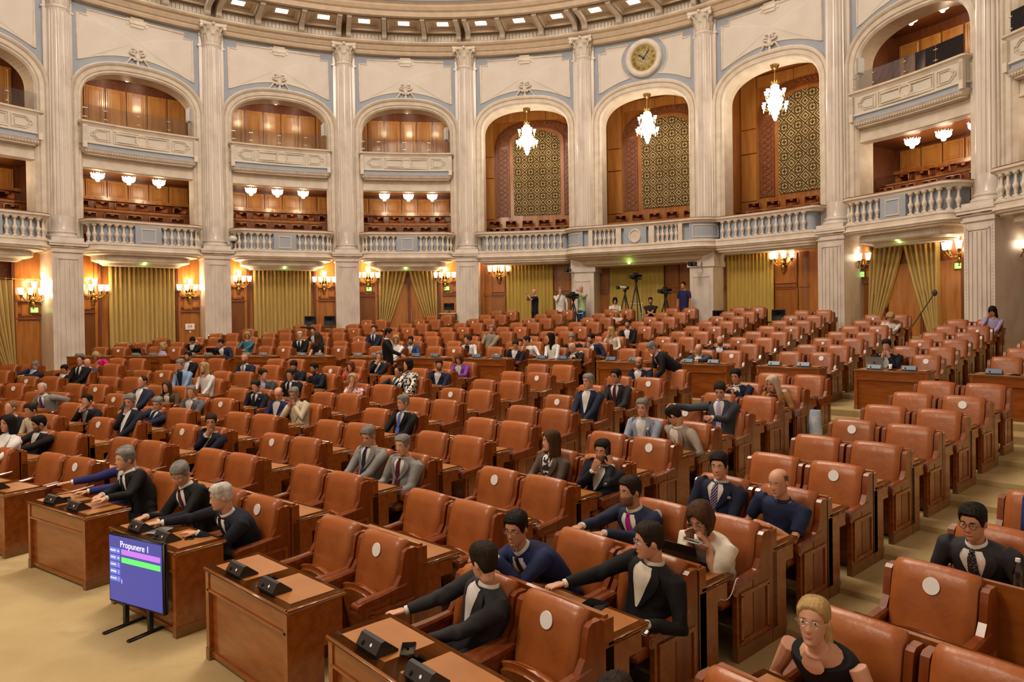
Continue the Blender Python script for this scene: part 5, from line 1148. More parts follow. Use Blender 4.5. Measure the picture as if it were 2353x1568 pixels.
def head_mesh(mb, n, rows, fem, M):
    t = np.linspace(-1, 1, n, endpoint=False); az = pi * np.sign(t) * np.abs(t) ** 1.35
    zs = np.interp(np.linspace(0, 1, rows), np.linspace(0, 1, 9), [-.121, -.112, -.09, -.06, -.03, .01, .05, .095, .119]); rings = []
    for z in zs:
        p = head_pt(az, np.full(n, z), fem); fr = np.clip(np.cos(az), 0, 1) ** 2; x = p[:, 0]
        np_ = np.interp(z, [-.05, -.042, -.03, -.015, .01, .03], [0, .55, 1, .72, .3, 0])
        p[:, 1] += fr * (.024 * np_ * G(x / (.011 + .004 * (z < -.015))) - .009 * G((np.abs(x) - .032) / .014) * G((z - .012) / .011) + .004 * G((z - .032) / .009) * G(x / .05)
                        + .005 * G(x / .022) * (G((z + .058) / .006) + G((z + .071) / .006)) - .002 * G(x / .024) * G((z + .064) / .003) + .006 * G(x / .02) * G((z + .1) / .012) - .004 * G((z + .084) / .007) * G(x / .03) + .003 * G((np.abs(x) - .04) / .018) * G((z + .03) / .02))
        rings.append(M(p))
    mb.loft(rings, True, (True, True), 0, True)
    for s in (-1, 1):
        q = MB(); q.sphere((0, 0, 0), (.011, .021, .033), 8, 6); v = q.v[0]; v[:, 1] += .3 * v[:, 2]; v = v + np.array([s * .076, -.012, -.008]); mb.loft([], 0) if False else None
        mb.add(M(np.concatenate([v] + q.v[1:])[:len(v)]), [f for f in q.f if max(f) < len(v)], 0, True)
def hairline(az, style):
    a = np.abs(az)
    if style in ('short', 'curly'): return np.interp(a, [0, .55, .9, 1.15, 1.35, 1.6, 1.9, 2.3, pi], [.072, .070, .045, -.0, -.025, .0, -.03, -.065, -.075])
    if style == 'balding': return np.interp(a, [0, .6, .95, 1.2, 1.45, 1.7, 2.0, 2.4, pi], [.105, .103, .075, .03, -.005, .012, -.03, -.065, -.075])
    if style == 'bald': return np.interp(a, [0, 1.2, 1.4, 1.7, 2.0, pi], [.3, .3, .0, .02, -.03, -.07])
    if style in ('pony',): return np.interp(a, [0, .5, 1.0, 1.3, 1.6, 2.2, pi], [.078, .070, .04, .0, .01, -.04, -.075])
    return np.interp(a, [0, .3, .7, 1.0, 1.25, 1.6, pi], [.080, .068, .035, -.02, -.06, -.07, -.09])   # bob, long
def hair_mesh(style, fem, M, hi, seed):
    if style == 'bald' and not hi: return None
    n, rows = (56, 30) if hi else (24, 14); mb = MB(); az = np.linspace(-pi, pi, n + 1); R_ = np.random.default_rng(seed)
    T = dict(short=.013, curly=.035, balding=.008, bald=.0015, pony=.011, bob=.022, long=.017)[style]
    zmax = .119; A, Vv = np.meshgrid(az, np.linspace(0, 1, rows)); zl = hairline(A, style); top = np.full_like(zl, zmax)
    if style == 'bald': top = np.minimum(.07, zl + .08)
    if style == 'balding': top = np.where(np.abs(A) < 1.15, zmax, zmax)
    ok = zl < .118; Z = zl + (np.maximum(top, zl) - zl) * Vv; out = T * np.clip(Vv / .22, 0, 1) ** .6 * (1 + .5 * np.clip((Z - .05) / .06, 0, 1) * (style == 'short')) * (1 - .35 * (np.abs(np.sin(A)) ** 2) * (style == 'short') * (Z < .06))
    if style == 'balding': out = out * np.where(Z > .09, .25, 1)
    if style == 'bald': out = T * np.sin(pi * Vv)
    if style == 'curly': out = out * (1 + .35 * np.sin(A * 9 + Z * 90) * np.sin(A * 5 - Z * 70))
    else: out = out * (1 + .12 * np.sin(A * 17 + Z * 60))
    P = head_pt(A, Z, fem, out + .0015); P[:, -1] = P[:, 0]
    f = []
    for i in range(rows - 1):
        for j in range(n):
            if ok[0, j] and ok[0, j + 1]: f.append((i * (n + 1) + j, i * (n + 1) + j + 1, (i + 1) * (n + 1) + j + 1, (i + 1) * (n + 1) + j))
    mb.add(M(P.reshape(-1, 3)), f, 0, True)
    if ok[0].all() and style != 'bald': mb.add(M(P[-1, :-1] + np.array([0, 0, .001])), [tuple(range(n))], 0, True)
    if style in ('bob', 'long'):
        L_ = .15 if style == 'bob' else .34; a2 = np.linspace(1.02, 2 * pi - 1.02, 26 if hi else 16); rr = []
        for k, t in enumerate(np.linspace(0, 1, 9)):
            z = .03 - L_ * t; zc = max(z, -.06); p = head_pt((a2 + pi) % (2 * pi) - pi, np.full(len(a2), zc), fem, .02 + .012 * sin(pi * min(1, t * 1.2)))
            p[:, 2] = z - .01 * np.cos(a2) * t; p[:, 0] *= 1 + (.18 if style == 'bob' else .10) * t - (.25 * t if style == 'bob' and t > .8 else 0); p[:, 1] = p[:, 1] * (1 + .05 * t) - .01 + (.0 if style == 'bob' else -.01 * t); p[:, 0] += .004 * np.sin(a2 * 11 + t * 5); rr.append(p)
        inn = [p * np.array([.8, .8, 1]) for p in rr]
        full = [M(np.concatenate([o, i[::-1]])) for o, i in zip(rr, inn)]; mb.loft(full, True, (True, True), 0, True)
    if style == 'pony':
        t = np.linspace(0, 1, 8); mb.tube(M(np.stack([-.03 * t - .01, -.10 - .035 * np.sin(pi * t), .03 - .25 * t], 1)), list(.018 + .026 * np.sin(pi * (t * .8 + .1))), 10)
    return mb
def remesh(mb, vox, sm=2):
    o = bpy.data.objects.new('tmp', mb.mesh('tmp')); COL.objects.link(o)
    r = o.modifiers.new('r', 'REMESH'); r.mode = 'VOXEL'; r.voxel_size = vox; r.use_smooth_shade = True
    if sm: s = o.modifiers.new('s', 'SMOOTH'); s.factor = .5; s.iterations = sm
    me = bpy.data.meshes.new_from_object(o.evaluated_get(bpy.context.evaluated_depsgraph_get())); tmp = o.data
    bpy.data.objects.remove(o); bpy.data.meshes.remove(tmp)
    me.polygons.foreach_set('use_smooth', np.ones(len(me.polygons), bool)); return me
def ik(S_, W, a, b, hint):
    d = W - S_; L_ = np.linalg.norm(d)
    if L_ > a + b - .005: W = S_ + d / L_ * (a + b - .005); d = W - S_; L_ = a + b - .005
    L_ = max(L_, .08); u = d / L_; x = (a * a - b * b + L_ * L_) / (2 * L_); h = math.sqrt(max(a * a - x * x, 1e-4)); hv = hint - u * (hint @ u); hv /= np.linalg.norm(hv) + 1e-9
    return S_ + u * x + hv * h, W
def hand(mb, W, d, nrm, side, hi, curl=.5, spread=.012):
    # W wrist, d pointing along the hand, nrm palm normal
    d = d / np.linalg.norm(d); nrm = nrm - d * (nrm @ d); nrm /= np.linalg.norm(nrm) + 1e-9; x = np.cross(d, nrm) * side
    n = 10 if hi else 6
    a = np.linspace(0, 2 * pi, n, endpoint=False); rings = []
    for t, w_, th in ((-.02, .026, .019), (.01, .03, .018), (.045, .04, .016), (.08, .042, .014), (.09, .036, .012)): rings.append(W + d * t + np.cos(a)[:, None] * x * w_ + np.sin(a)[:, None] * nrm * th)
    mb.loft(rings, True, (True, True), 0, True)
    for k, (off, L_) in enumerate(((-.032, .068), (-.011, .078), (.011, .073), (.032, .056))):
        b0 = W + d * .08 + x * off; c = curl * (1 + .12 * k); p = [b0]; dd = d + x * off * .1 / spread * .25
        for seg in (.42, .32, .26):
            dd = dd / np.linalg.norm(dd); p.append(p[-1] + dd * L_ * seg); dd = dd * cos(c) + nrm * sin(c)
        mb.tube(p, [.0095, .0092, .0085, .0065], 8 if hi else 4)
    b0 = W + d * .015 - x * .032; q = [b0, b0 + d * .03 - x * .022 + nrm * .008, b0 + d * .058 - x * .03 + nrm * .02, b0 + d * .078 - x * .026 + nrm * .03]
    mb.tube(q, [.013, .012, .0105, .008], 8 if hi else 4)
PERSON_N = 0
STUB = {}
def rot(yaw, pitch, roll=0.0):
    a, b = radians(yaw), radians(pitch); R1 = np.array([[cos(a), -sin(a), 0], [sin(a), cos(a), 0], [0, 0, 1]]); R2 = np.array([[1, 0, 0], [0, cos(b), sin(b)], [0, -sin(b), cos(b)]])
    return R1 @ R2
def person(loc, rz, head, yaw, pitch, hs, hc, sk, top, jc, sc, tc, trc, pose, fl, lab, stand=False, lod=None, back=0.0, row1=False, deskz=.74):
    global PERSON_N
    PERSON_N += 1
    fem = 1.0 if hs in ('bob', 'long', 'curly', 'pony') else 0.0
    dist = math.hypot(loc[0], loc[1]); lod = lod if lod is not None else (2 if dist < 9.8 else 1 if dist < 16 else 0); hi = lod == 2
    t = thing('person', lab, 'person', loc, rz)
    H = np.array(head, float); Rm = rot(yaw, pitch); skin = SKINS[sk]; size = 1.0
    M = lambda p: (np.asarray(p) @ Rm.T) + H
    pelv = np.array([0, 0, .95]) if stand else np.array([.35 * H[0], min(.30, max(.2, .28 + .25 * (H[1] - .28))), .52])
    if stand and abs(H[1]) > .3: pelv = np.array([0, -.05, .93])
    neck = H + Rm @ np.array([0, -.025, -.10]) * .6 + np.array([0, -.03, -.095])
    ax = neck - pelv; L_ = np.linalg.norm(ax); ax = ax / L_; tw = radians(.22 * yaw if abs(yaw) < 100 else .25 * math.copysign(80, yaw))
    def frame(s):
        a = tw * s; r = np.array([cos(a), sin(a), 0]); r = r - ax * (r @ ax); r /= np.linalg.norm(r); f = np.cross(ax, r); bow = -.045 * sin(pi * min(1, s)) * (0 if stand else 1)
        return pelv + ax * L_ * s + np.array([0, bow, 0]), r, f
    kw = (.90 if fem else 1.0)
    TS = [(-.16, .172, .125), (.0, .178, .13), (.25, .165, .122), (.5, .18, .13), (.7, .195, .132), (.84, .20, .118), (.92, .165, .095), (.97, .095, .074), (1.0, .066, .064)]
    TS = [(a, b * (1.13 if top == 'suit' else 1.06), c * (1.1 if top == 'suit' else 1.04)) for a, b, c in TS]
    def tors(s, ang, k=1.0, off=0.0):
        w_ = np.interp(s, [q[0] for q in TS], [q[1] for q in TS]) * kw; d_ = np.interp(s, [q[0] for q in TS], [q[2] for q in TS]); c, r, f = frame(s)
        return c + r * (w_ * k + off) * sin(ang) + f * (d_ * k + off) * cos(ang)
    def torso(mb, k=1.0, s0=-.16, s1=1.0, n=20, rows=11):
        a = np.linspace(0, 2 * pi, n, endpoint=False); mb.loft([np.array([tors(s, x, k) for x in a]) for s in np.linspace(s0, s1, rows)], True, (True, True), 0, True)
    cs, r_, f_ = frame(.86); SH = {1: cs + r_ * .212 * kw, -1: cs - r_ * .212 * kw}
    ly = pelv[1]
    hd = lambda x, y, z: M(np.array([x, y, z]))
    dz_ = deskz + .035; dy = .82 if row1 else .66
    lapR, lapL = np.array([.13, ly + .33, .62]), np.array([-.13, ly + .33, .62])
    if stand: lapR, lapL = np.array([.30, .06, .78]), np.array([-.30, .06, .78])
    WR, WL = lapR, lapL; hR = hL = None
    if pose == 'desk': WR, WL = np.array([.17 + H[0] * .6, dy + .04, dz_]), np.array([-.15 + H[0] * .6, dy + .06, dz_])
    elif pose == 'desk2': WR, WL = np.array([.07, dy + .02, dz_ + .05]), np.array([-.06, dy + .0, dz_ + .05])
    elif pose in ('chinL',): WR = hd(.05, .125, -.19); hR = H + Rm @ np.array([.0, .10, -.08])
    elif pose == 'chin2': WR, WL = hd(.06, .14, -.19), hd(-.06, .14, -.19); hR = hL = H + Rm @ np.array([0, .12, -.07])
    elif pose == 'faceL': WR = hd(.11, .10, -.10); hR = H + Rm @ np.array([.05, .09, .03])
    elif pose == 'reachL': WR = np.array([.58, dy + .12, dz_]); WL = np.array([-.05, dy, dz_])
    elif pose == 'phone': WR, WL = hd(.06, .15, -.19), hd(-.13, .05, -.15); hR = H + Rm @ np.array([.0, .11, -.06]); hL = H + Rm @ np.array([-.09, .03, .0])
    elif pose == 'phone2': WR, WL = np.array([.09 + H[0], ly + .30, .93]), np.array([-.07 + H[0], ly + .30, .91])
    elif pose == 'armout': WR, WL = np.array([.66, .55, 1.05]), np.array([.0, .60, .93])
    elif pose == 'hip': WR, WL = np.array([.2, dy, dz_]), np.array([-.27, ly - .02, .66])
    elif pose == 'arm1': WR, WL = np.array([.30, ly + .30, .72]), np.array([-.12, ly + .40, .80])
    elif pose == 'chairback': WR, WL = np.array([.20, 1.0, .92]), np.array([-.02, .92, .90])
    elif pose == 'gesture': WR, WL = np.array([.42, .72, .80]), np.array([-.30, .56, .70]); hL = WL + np.array([.03, .12, -.06])
    elif pose == 'cross': WR, WL = np.array([.18, 1.05, 1.0]), np.array([.06, 1.0, 1.01]); hL = WL + np.array([.12, .03, 0])
    elif pose == 'arm2': WR, WL = np.array([.40, .66, .72]), np.array([.06, .62, .64])
    elif pose == 'camera': WR, WL = hd(.05, .26, -.10), hd(-.06, .34, -.10); hR = hd(.02, .3, -.0); hL = hd(-.02, .42, -.02)
    elif pose == 'tripod': WR, WL = hd(.22, .30, -.22), hd(-.12, .25, -.08); hL = hd(-.05, .3, -.02)
    elif pose == 'fold': WR, WL = np.array([-.12, ly + .26, .80]), np.array([.12, ly + .28, .77])
    elif pose == 'bend': WR, WL = np.array([.12, .52, .78]), np.array([-.28, .48, .70])
    elif pose == 'card': WR, WL = np.array([.16, .38, 1.12]), np.array([-.26, .05, .8])
    arms = {}
    for sd, W in ((1, WR), (-1, WL)):
        hint = np.array([sd * .55, -.25, -1.0])
        if pose == 'hip' and sd < 0: hint = np.array([-1.0, -.5, .1])
        if pose in ('chinL', 'chin2', 'faceL', 'phone', 'camera') : hint = np.array([sd * .5, .35, -1.0])
        if pose == 'reachL' and sd > 0 or pose == 'armout': hint = np.array([sd * .3, -.8, -.6])
        E, W2 = ik(SH[sd], np.asarray(W, float), .30 * (.94 if fem else 1), .27 * (.94 if fem else 1), hint); arms[sd] = (SH[sd], E, W2)
    # ---- body: one continuous skin
    mb = MB(); head_mesh(mb, 44 if hi else 26 if lod else 18, 34 if hi else 20 if lod else 13, fem, M)
    mb.tube([H + Rm @ np.array([0, -.03, -.05]), H + Rm @ np.array([0, -.03, -.10]), neck, neck - ax * .05], [.052, .052 if not fem else .046, .056 if not fem else .05, .07], 12 if hi else 8)
    bare = top in ('tshirt', 'tank', 'blousep'); torso(mb, .82 if top != 'tank' else .93, -.1, .985, 14 if hi else 10, 7)
    for sd in (1, -1):
        S0, E, W = arms[sd]; d = W - E
        mb.tube([S0 + (S0 - E) * .02, S0 * .5 + E * .5, E, E * .45 + W * .55, W], [.052, .045, .038, .036, .026] if bare else [.035, .032, .028, .03, .026], 10 if hi else 7)
        hdn = (hR if sd > 0 else hL); dd = (hdn - W) if hdn is not None else d * .7 + np.array([0, .12, -.02]) * (1 if not stand else -.2)
        flat = pose in ('desk', 'desk2', 'reachL', 'cross', 'chairback') or (pose == 'arm2' and sd > 0) or (pose == 'gesture' and sd > 0)
        if flat and hdn is None: dd = d * np.array([1, 1, .15]) + np.array([-sd * .03, .05, 0]); 
        nrm = np.array([0, 0, -1.0]) if flat else (M(np.array([0, 0, 0])) - W if hdn is not None and pose != 'gesture' else np.array([-sd * .7, .1, -.7]))
        if pose == 'gesture' and sd < 0: nrm = np.array([.3, .3, 1.0])
        hand(mb, W, dd, nrm, sd, hi, .28 if flat else .55)
        arms[sd] += (dd / np.linalg.norm(dd), nrm)
    hips = pelv + np.array([0, 0, -.02])
    legs = {}
    for sd in (1, -1):
        hp = hips + np.array([sd * .095, 0, 0])
        if stand: kn = np.array([sd * .11, pelv[1] + .04, .50]); an = np.array([sd * .12, pelv[1] + .0, .085])
        else: kn = np.array([sd * (.14 if not fem else .08), ly + .42, .50]); an = np.array([sd * .13, ly + .40, .085])
        if 'S' in fl and sd < 0: an = an + np.array([-.08, .16, .0]); kn = kn + np.array([-.03, 0, 0])
        legs[sd] = (hp, kn, an); mb.tube([hp, kn, an], [.06, .045, .035], 8)
    if hi: me = remesh(mb, .0062, 1); me.materials.append(skin); body = obj('body', me, None, t)
    else: body = obj('body', mb, skin, t)
    # ---- face details
    if lod >= 1:
        for sd in (1, -1):
            q = MB(); c = np.array([sd * .032, .0795, .011]); q.sphere((0, 0, 0), (.0145, .011, .0095 if hi else .008), 10, 8, 0)
            v = np.concatenate(q.v); q.m = [1 if np.hypot(*(v[list(f)][:, [0, 2]].mean(0))) < .0062 and v[list(f)][:, 1].mean() > 0 or lod == 1 else 0 for f in q.f]; q.v = [M(v + c)]
            obj('eye', q, [EYEW, IRIS], t)
            q = MB(); x = np.linspace(.012, .05, 6) * sd; pth = M(np.stack([x, .094 - 7 * (np.abs(x) - .02) ** 2 + .001, .034 - 5 * (np.abs(x) - .032) ** 2], 1)); q.tube(pth, [.002, .0035, .0037, .0035, .003, .0015], 5); obj('eyebrow', q, HAIRM[hc if hc not in ('w', 'w2') else 'g'], t)
        q = MB(); x = np.linspace(-.024, .024, 7); q.tube(M(np.stack([x, .0975 - 14 * x * x, -.0645 + 4 * x * x * (1.5 if 'smil' in lab else .2)], 1)), [.001, .004, .0055, .006, .0055, .004, .001], 6); obj('lips', q, LIPM, t)
    if hs:
        hm = hair_mesh(hs, fem, M, lod >= 1, PERSON_N)
        if hm: obj('hair', hm, HAIRM[hc], t)
    if 'B' in fl:
        q = MB(); n_ = 24 if lod else 14; A = np.linspace(-1.35, 1.35, n_); rr = []
        for z, o_ in ((-.02, -.002), (-.04, .003), (-.055, .005), (-.075, .006), (-.095, .007), (-.11, .007), (-.124, .004)):
            zz = np.where(np.abs(A) < .32, np.minimum(z, -.046) if z > -.05 else z, z); p = head_pt(A, np.full(n_, max(z, -.119)), fem, o_); p[:, 2] = zz; p[:, 1] += np.where(np.abs(A) < .5, .004, 0); rr.append(M(p))
        q.loft(rr, False, (False, False), 0, True); obj('beard', q, STUB.setdefault(hc, mat('stubble_' + hc, tuple(.45 * a + .28 * b for a, b in zip(HAIRC[hc], (.5, .26, .16))), .7, spec=.2)), t)
    if 'G' in fl and lod >= 1:
        q = MB(); gl = MB(); rd = 'dots' == tc; R_ = .0235 if rd else .021
        th = np.linspace(0, 2 * pi, 17)
        for sd in (1, -1):
            c = np.array([sd * .033, .104, .008]); q.tube(M(np.stack([c[0] + R_ * np.cos(th), c[1] - 6 * (np.abs(R_ * np.cos(th) + sd * .033) - .03) ** 2 * sd * sd, c[2] + R_ * (1 if rd else .78) * np.sin(th)], 1)), .0021 if rd else .0014, 5)
            gl.add(M(np.stack([c[0] + R_ * np.cos(th[:-1]), np.full(16, c[1]), c[2] + R_ * (1 if rd else .78) * np.sin(th[:-1])], 1)), [tuple(range(16))], 0)
            q.tube(M(np.array([(sd * .055, .100, .012), (sd * .073, .085, .012), (sd * .08, .0, .012), (sd * .079, -.02, .0)])), .0017, 4)
        q.tube(M(np.array([(-.012, .106, .012), (0, .109, .014), (.012, .106, .012)])), .0015, 4)
        g = obj('glasses', q, FRAMEM if rd or sk == 1 else SILV, t); obj('lens', gl, LENS, g)
    # ---- clothes
    n = 26 if hi else 16 if lod else 12
    up = MB(); s_top = {'suit': .985, 'shirt': .985, 'blouse': .975, 'floral': .97, 'tshirt': .955, 'tank': .90, 'blousep': .95}[top]
    torso(up, 1.0, -.16, s_top, n, 14 if hi else 9)
    full = top in ('suit', 'shirt', 'blouse', 'floral')
    for sd in (1, -1):
        S0, E, W = arms[sd][:3]; k = 1.0 if top == 'suit' else .86; k *= .88 if fem else 1
        if top == 'tank': continue
        S1 = S0 * .82 + (cs - r_ * 0) * .18
        if full: P_ = [S1, S0 + (S0 - E) * .0 + np.array([0, 0, -.01]), S0 * .55 + E * .45, E, E * .5 + W * .5, W - (W - E) / np.linalg.norm(W - E) * .015]; rd = [.075 * k, .077 * k, .064 * k, .057 * k, .05 * k, .042 * k]
        else:
            e2 = S0 * .25 + E * .75 if top == 'tshirt' else S0 * .02 + E * .98; pf = 1.0 if top == 'tshirt' else 1.3; P_ = [S1, S0, S0 * .5 + e2 * .5, e2]; rd = [.07 * k, .078 * k * pf, .078 * k * pf * 1.05, .066 * k * (1 if top == 'tshirt' else .95)]
        up.tube(P_, rd, n // 2 + 2)
    nm = {'suit': 'jacket', 'shirt': 'shirt', 'blouse': 'blouse', 'floral': 'blouse', 'tshirt': 't_shirt', 'tank': 'sleeveless_top', 'blousep': 'blouse'}[top]
    mm = cloth(jc)
    if hi and top != 'tank':
        me = remesh(up, .0125, 3); me.materials.append(mm)
        v = np.empty(len(me.vertices) * 3); me.vertices.foreach_get('co', v); v = v.reshape(-1, 3); nn = np.empty(len(me.vertices) * 3); me.vertices.foreach_get('normal', nn); nn = nn.reshape(-1, 3)
        amp = np.zeros(len(v))
        for sd in (1, -1):      # creases round the elbows and across the waist
            for c_ in arms[sd][1:2]: amp = np.maximum(amp, G(np.linalg.norm(v - c_, axis=1) / .11))
        amp = np.maximum(amp, .6 * G((v[:, 2] - pelv[2] - .12) / .12)); q_ = v @ np.array([[31, 12, 47], [17, 40, -23], [-22, 19, 30]]).T
        v += nn * (amp * (.006 * np.sin(q_[:, 0] + 2 * np.sin(q_[:, 1] * .5)) + .003 * np.sin(q_[:, 2] * 1.7)))[:, None]; me.vertices.foreach_set('co', v.ravel()); me.update(); jk = obj(nm, me, None, t)
    else: jk = obj(nm, up, mm, t)
    eps = .010 if hi else .008
    def strip(s0, s1, a0f, a1f, off, m, name, parent, rows=10, cols=6):
        q = MB(); S_ = np.linspace(s0, s1, rows); rings = [np.array([tors(s, a0f((s - s0) / (s1 - s0)) + (a1f((s - s0) / (s1 - s0)) - a0f((s - s0) / (s1 - s0))) * x, 1.0, off) for x in np.linspace(0, 1, cols)]) for s in S_]
        q.loft(rings, False, (False, False), 0, True); return obj(name, q, m, parent)
    if top == 'suit':
        sm = cloth(sc); wdt = .46 if fem else .40; lo = .34 if not tc else .42
        sh = strip(lo, .96, lambda u: -(.06 + wdt * u ** .8), lambda u: .06 + wdt * u ** .8, eps, sm, 'shirt', t)
        if lod:
            for sd in (1, -1):
                strip(lo, .95, lambda u, sd=sd: sd * (.04 + wdt * u ** .8), lambda u, sd=sd: sd * (.07 + wdt * u ** .8 + .30 * sin(pi * min(.62, u * .72))), eps * 1.9, mm, 'lapel', jk, 10, 4)
                S0, E, W = arms[sd][:3]; dv = (W - E) / np.linalg.norm(W - E); q = MB(); q.tube([W - dv * .04, W + dv * .008], [.037, .036], 12, ell=.85); obj('cuff', q, sm, sh)
        q = MB(); cN = frame(.985)[0]; A = np.linspace(-2.6, 2.6, 16); rr = []
        for h_, k_ in ((-.02, 1.1), (.0, 1.06), (.014, 1.0), (.017, .97)):
            c_, r2, f2 = frame(.99); rr.append(np.array([c_ + ax * (h_ + .008 * (1 - cos(a))) + r2 * .067 * k_ * sin(a + pi * 0) * (1) + f2 * (.07 * k_ * cos(a) + .004) for a in A]))
        q.loft(rr, False, (False, False), 0, True); obj('collar', q, sm, sh)
        if tc:
            tm = cloth(tc); ti = strip(.2 if lod else .42, .93, lambda u: -(.22 - .10 * u) if u > .06 else -.05, lambda u: (.22 - .10 * u) if u > .06 else .05, eps * 1.7, tm, 'tie', t, 12, 4)
            q = MB(); c_ = tors(.955, 0, 1, eps * 1.6); q.sphere(c_, (.019, .016, .022), 8, 6); obj('tie_knot', q, tm, ti)
        if 'square' in lab or i_pocket(lab):
            q = MB(); c_ = tors(.74, -.62, 1, .016); q.bbox(c_[0] - .03, c_[0] + .03, c_[1] - .004, c_[1] + .006, c_[2] - .008, c_[2] + .016, .004); obj('pocket_square', q, cloth('white'), jk)
    if top in ('shirt', 'tshirt') and jc in ('polo', 'white', 'cream', 'sky'):
        q = MB(); A = np.linspace(-2.7, 2.7, 16); rr = []
        for h_, k_ in ((-.03, 1.25), (.0, 1.12), (.02, 1.05), (.0, 1.2)):
            c_, r2, f2 = frame(.975); rr.append(np.array([c_ + ax * h_ + r2 * .068 * k_ * sin(a) + f2 * (.072 * k_ * cos(a)) for a in A]))
        q.loft(rr, False, (False, False), 0, True); obj('collar', q, mm, jk)
    if top == 'shirt' and sc != jc: strip(.34, .955, lambda u: -(.1 + .42 * u), lambda u: .1 + .42 * u, eps, cloth(sc), 'shirt', t)
    if top in ('tshirt', 'blousep', 'tank', 'blouse') and fem:      # open neckline shows the chest
        strip(.86, .985, lambda u: -(.08 + .5 * u ** .6), lambda u: .08 + .5 * u ** .6, eps, skin, 'neckline', body, 8, 8)
    tr = MB(); tm = cloth(trc)
    tr.sphere(pelv + np.array([0, .0, -.02]), (.185 * kw, .15, .13), 14, 8)
    for sd in (1, -1):
        hp, kn, an = legs[sd]; tr.tube([hp, hp * .5 + kn * .5, kn, kn * .5 + an * .5, an + np.array([0, 0, .02])], [.098, .088, .07, .062, .055], 12 if lod else 8)
        q = MB(); q.bbox(an[0] - .045, an[0] + .045, an[1] - .08, an[1] + .2, 0.0, .075, .03); q.bbox(an[0] - .048, an[0] + .048, an[1] - .085, an[1] + .205, 0.0, .022, .01, 1)
        obj('shoe', q, [SHOE if 'S' not in fl else cloth('navyk'), SHOE if 'S' not in fl else cloth('white')], t)
    if hi: me = remesh(tr, .016, 2); me.materials.append(tm); obj('trousers', me, None, t)
    else: obj('trousers', tr, tm, t)
    return t, H, Rm, arms
def i_pocket(lab): return 'pocket square' in lab
def local_world(loc, rz, p):
    c, s = cos(rz), sin(rz); return Vector((loc[0] + p[0] * c - p[1] * s, loc[1] + p[0] * s + p[1] * c, loc[2] + p[2]))
for p in PEOPLE: OCC.add(tuple(p[0]))
PREF = {}
def build_people():
    for key, head, *rest in PEOPLE:
        b, c, r, s = key
        loc, rz = (FSEAT if b == 'F' else RSEAT)[(c, r, s)]
        nx = .74
        if b == 'F' and r > 1: nx = .787 - (ZF[r - 1] - ZF[r - 2])
        elif b == 'F': nx = .787
        elif r > 1: nx = .787 - (ZB[r - 1] - ZB[r - 2])
        else: nx = .787 - .02
        PREF[key] = (person(loc, rz, head, *rest, row1=(r == 1), deskz=nx), loc, rz)
# ================================================================ standing people and small things
MICB = mat('black_console_plastic', (.02, .02, .022), .35); MICS = mat('slate_blue_console', (.10, .16, .24), .3); MICG = mat('grey_console', (.22, .21, .2), .35); PAPER = mat('white_paper', (.8, .79, .76), .7); SCREENB = mat('dark_screen', (.006, .006, .008), .15); LAPG = mat('silver_laptop', (.45, .42, .38), .35, .6)
def flat_text(body, size, m, parent, loc, rot_, name='lettering', align='CENTER'):
    cu = bpy.data.curves.new(name, 'FONT'); cu.body = body; cu.size = size; cu.align_x = align; cu.align_y = 'CENTER'; cu.extrude = .0008; cu.materials.append(m)
    o = text_obj(name, cu, parent); o.location = loc; o.rotation_euler = rot_; return o
def console(loc, rz, lab, m):
    t = thing('microphone_console', lab, 'microphone', loc, rz, 'conference consoles on the desks')
    mb = MB(); pr = [(-.10, 0), (.055, 0), (.062, .02), (.02, .085), (-.005, .09), (-.10, .012)]
    mb.loft([np.array([(x, y, z) for y, z in pr]) for x in (-.12, .12)], True, (True, True), 0, False); obj('body', mb, m, t)
    mb = MB(); mb.sphere((.055, .052, .045), (.012, .012, .02), 8, 5); obj('speaker_hole', mb, BLACK, t)
    if m is MICB:
        a = Matrix.Rotation(radians(180), 3, 'Z') @ Matrix.Rotation(radians(57), 3, 'X')
        mb = MB(); th = np.linspace(0, 2 * pi, 12, endpoint=False); mb.add([(-.035 + .011 * cos(x), .0445 + .006 * sin(x) * -1, .0525 + .0095 * sin(x)) for x in th], [tuple(range(12))]); obj('emblem', mb, PAPER, t)
    return t
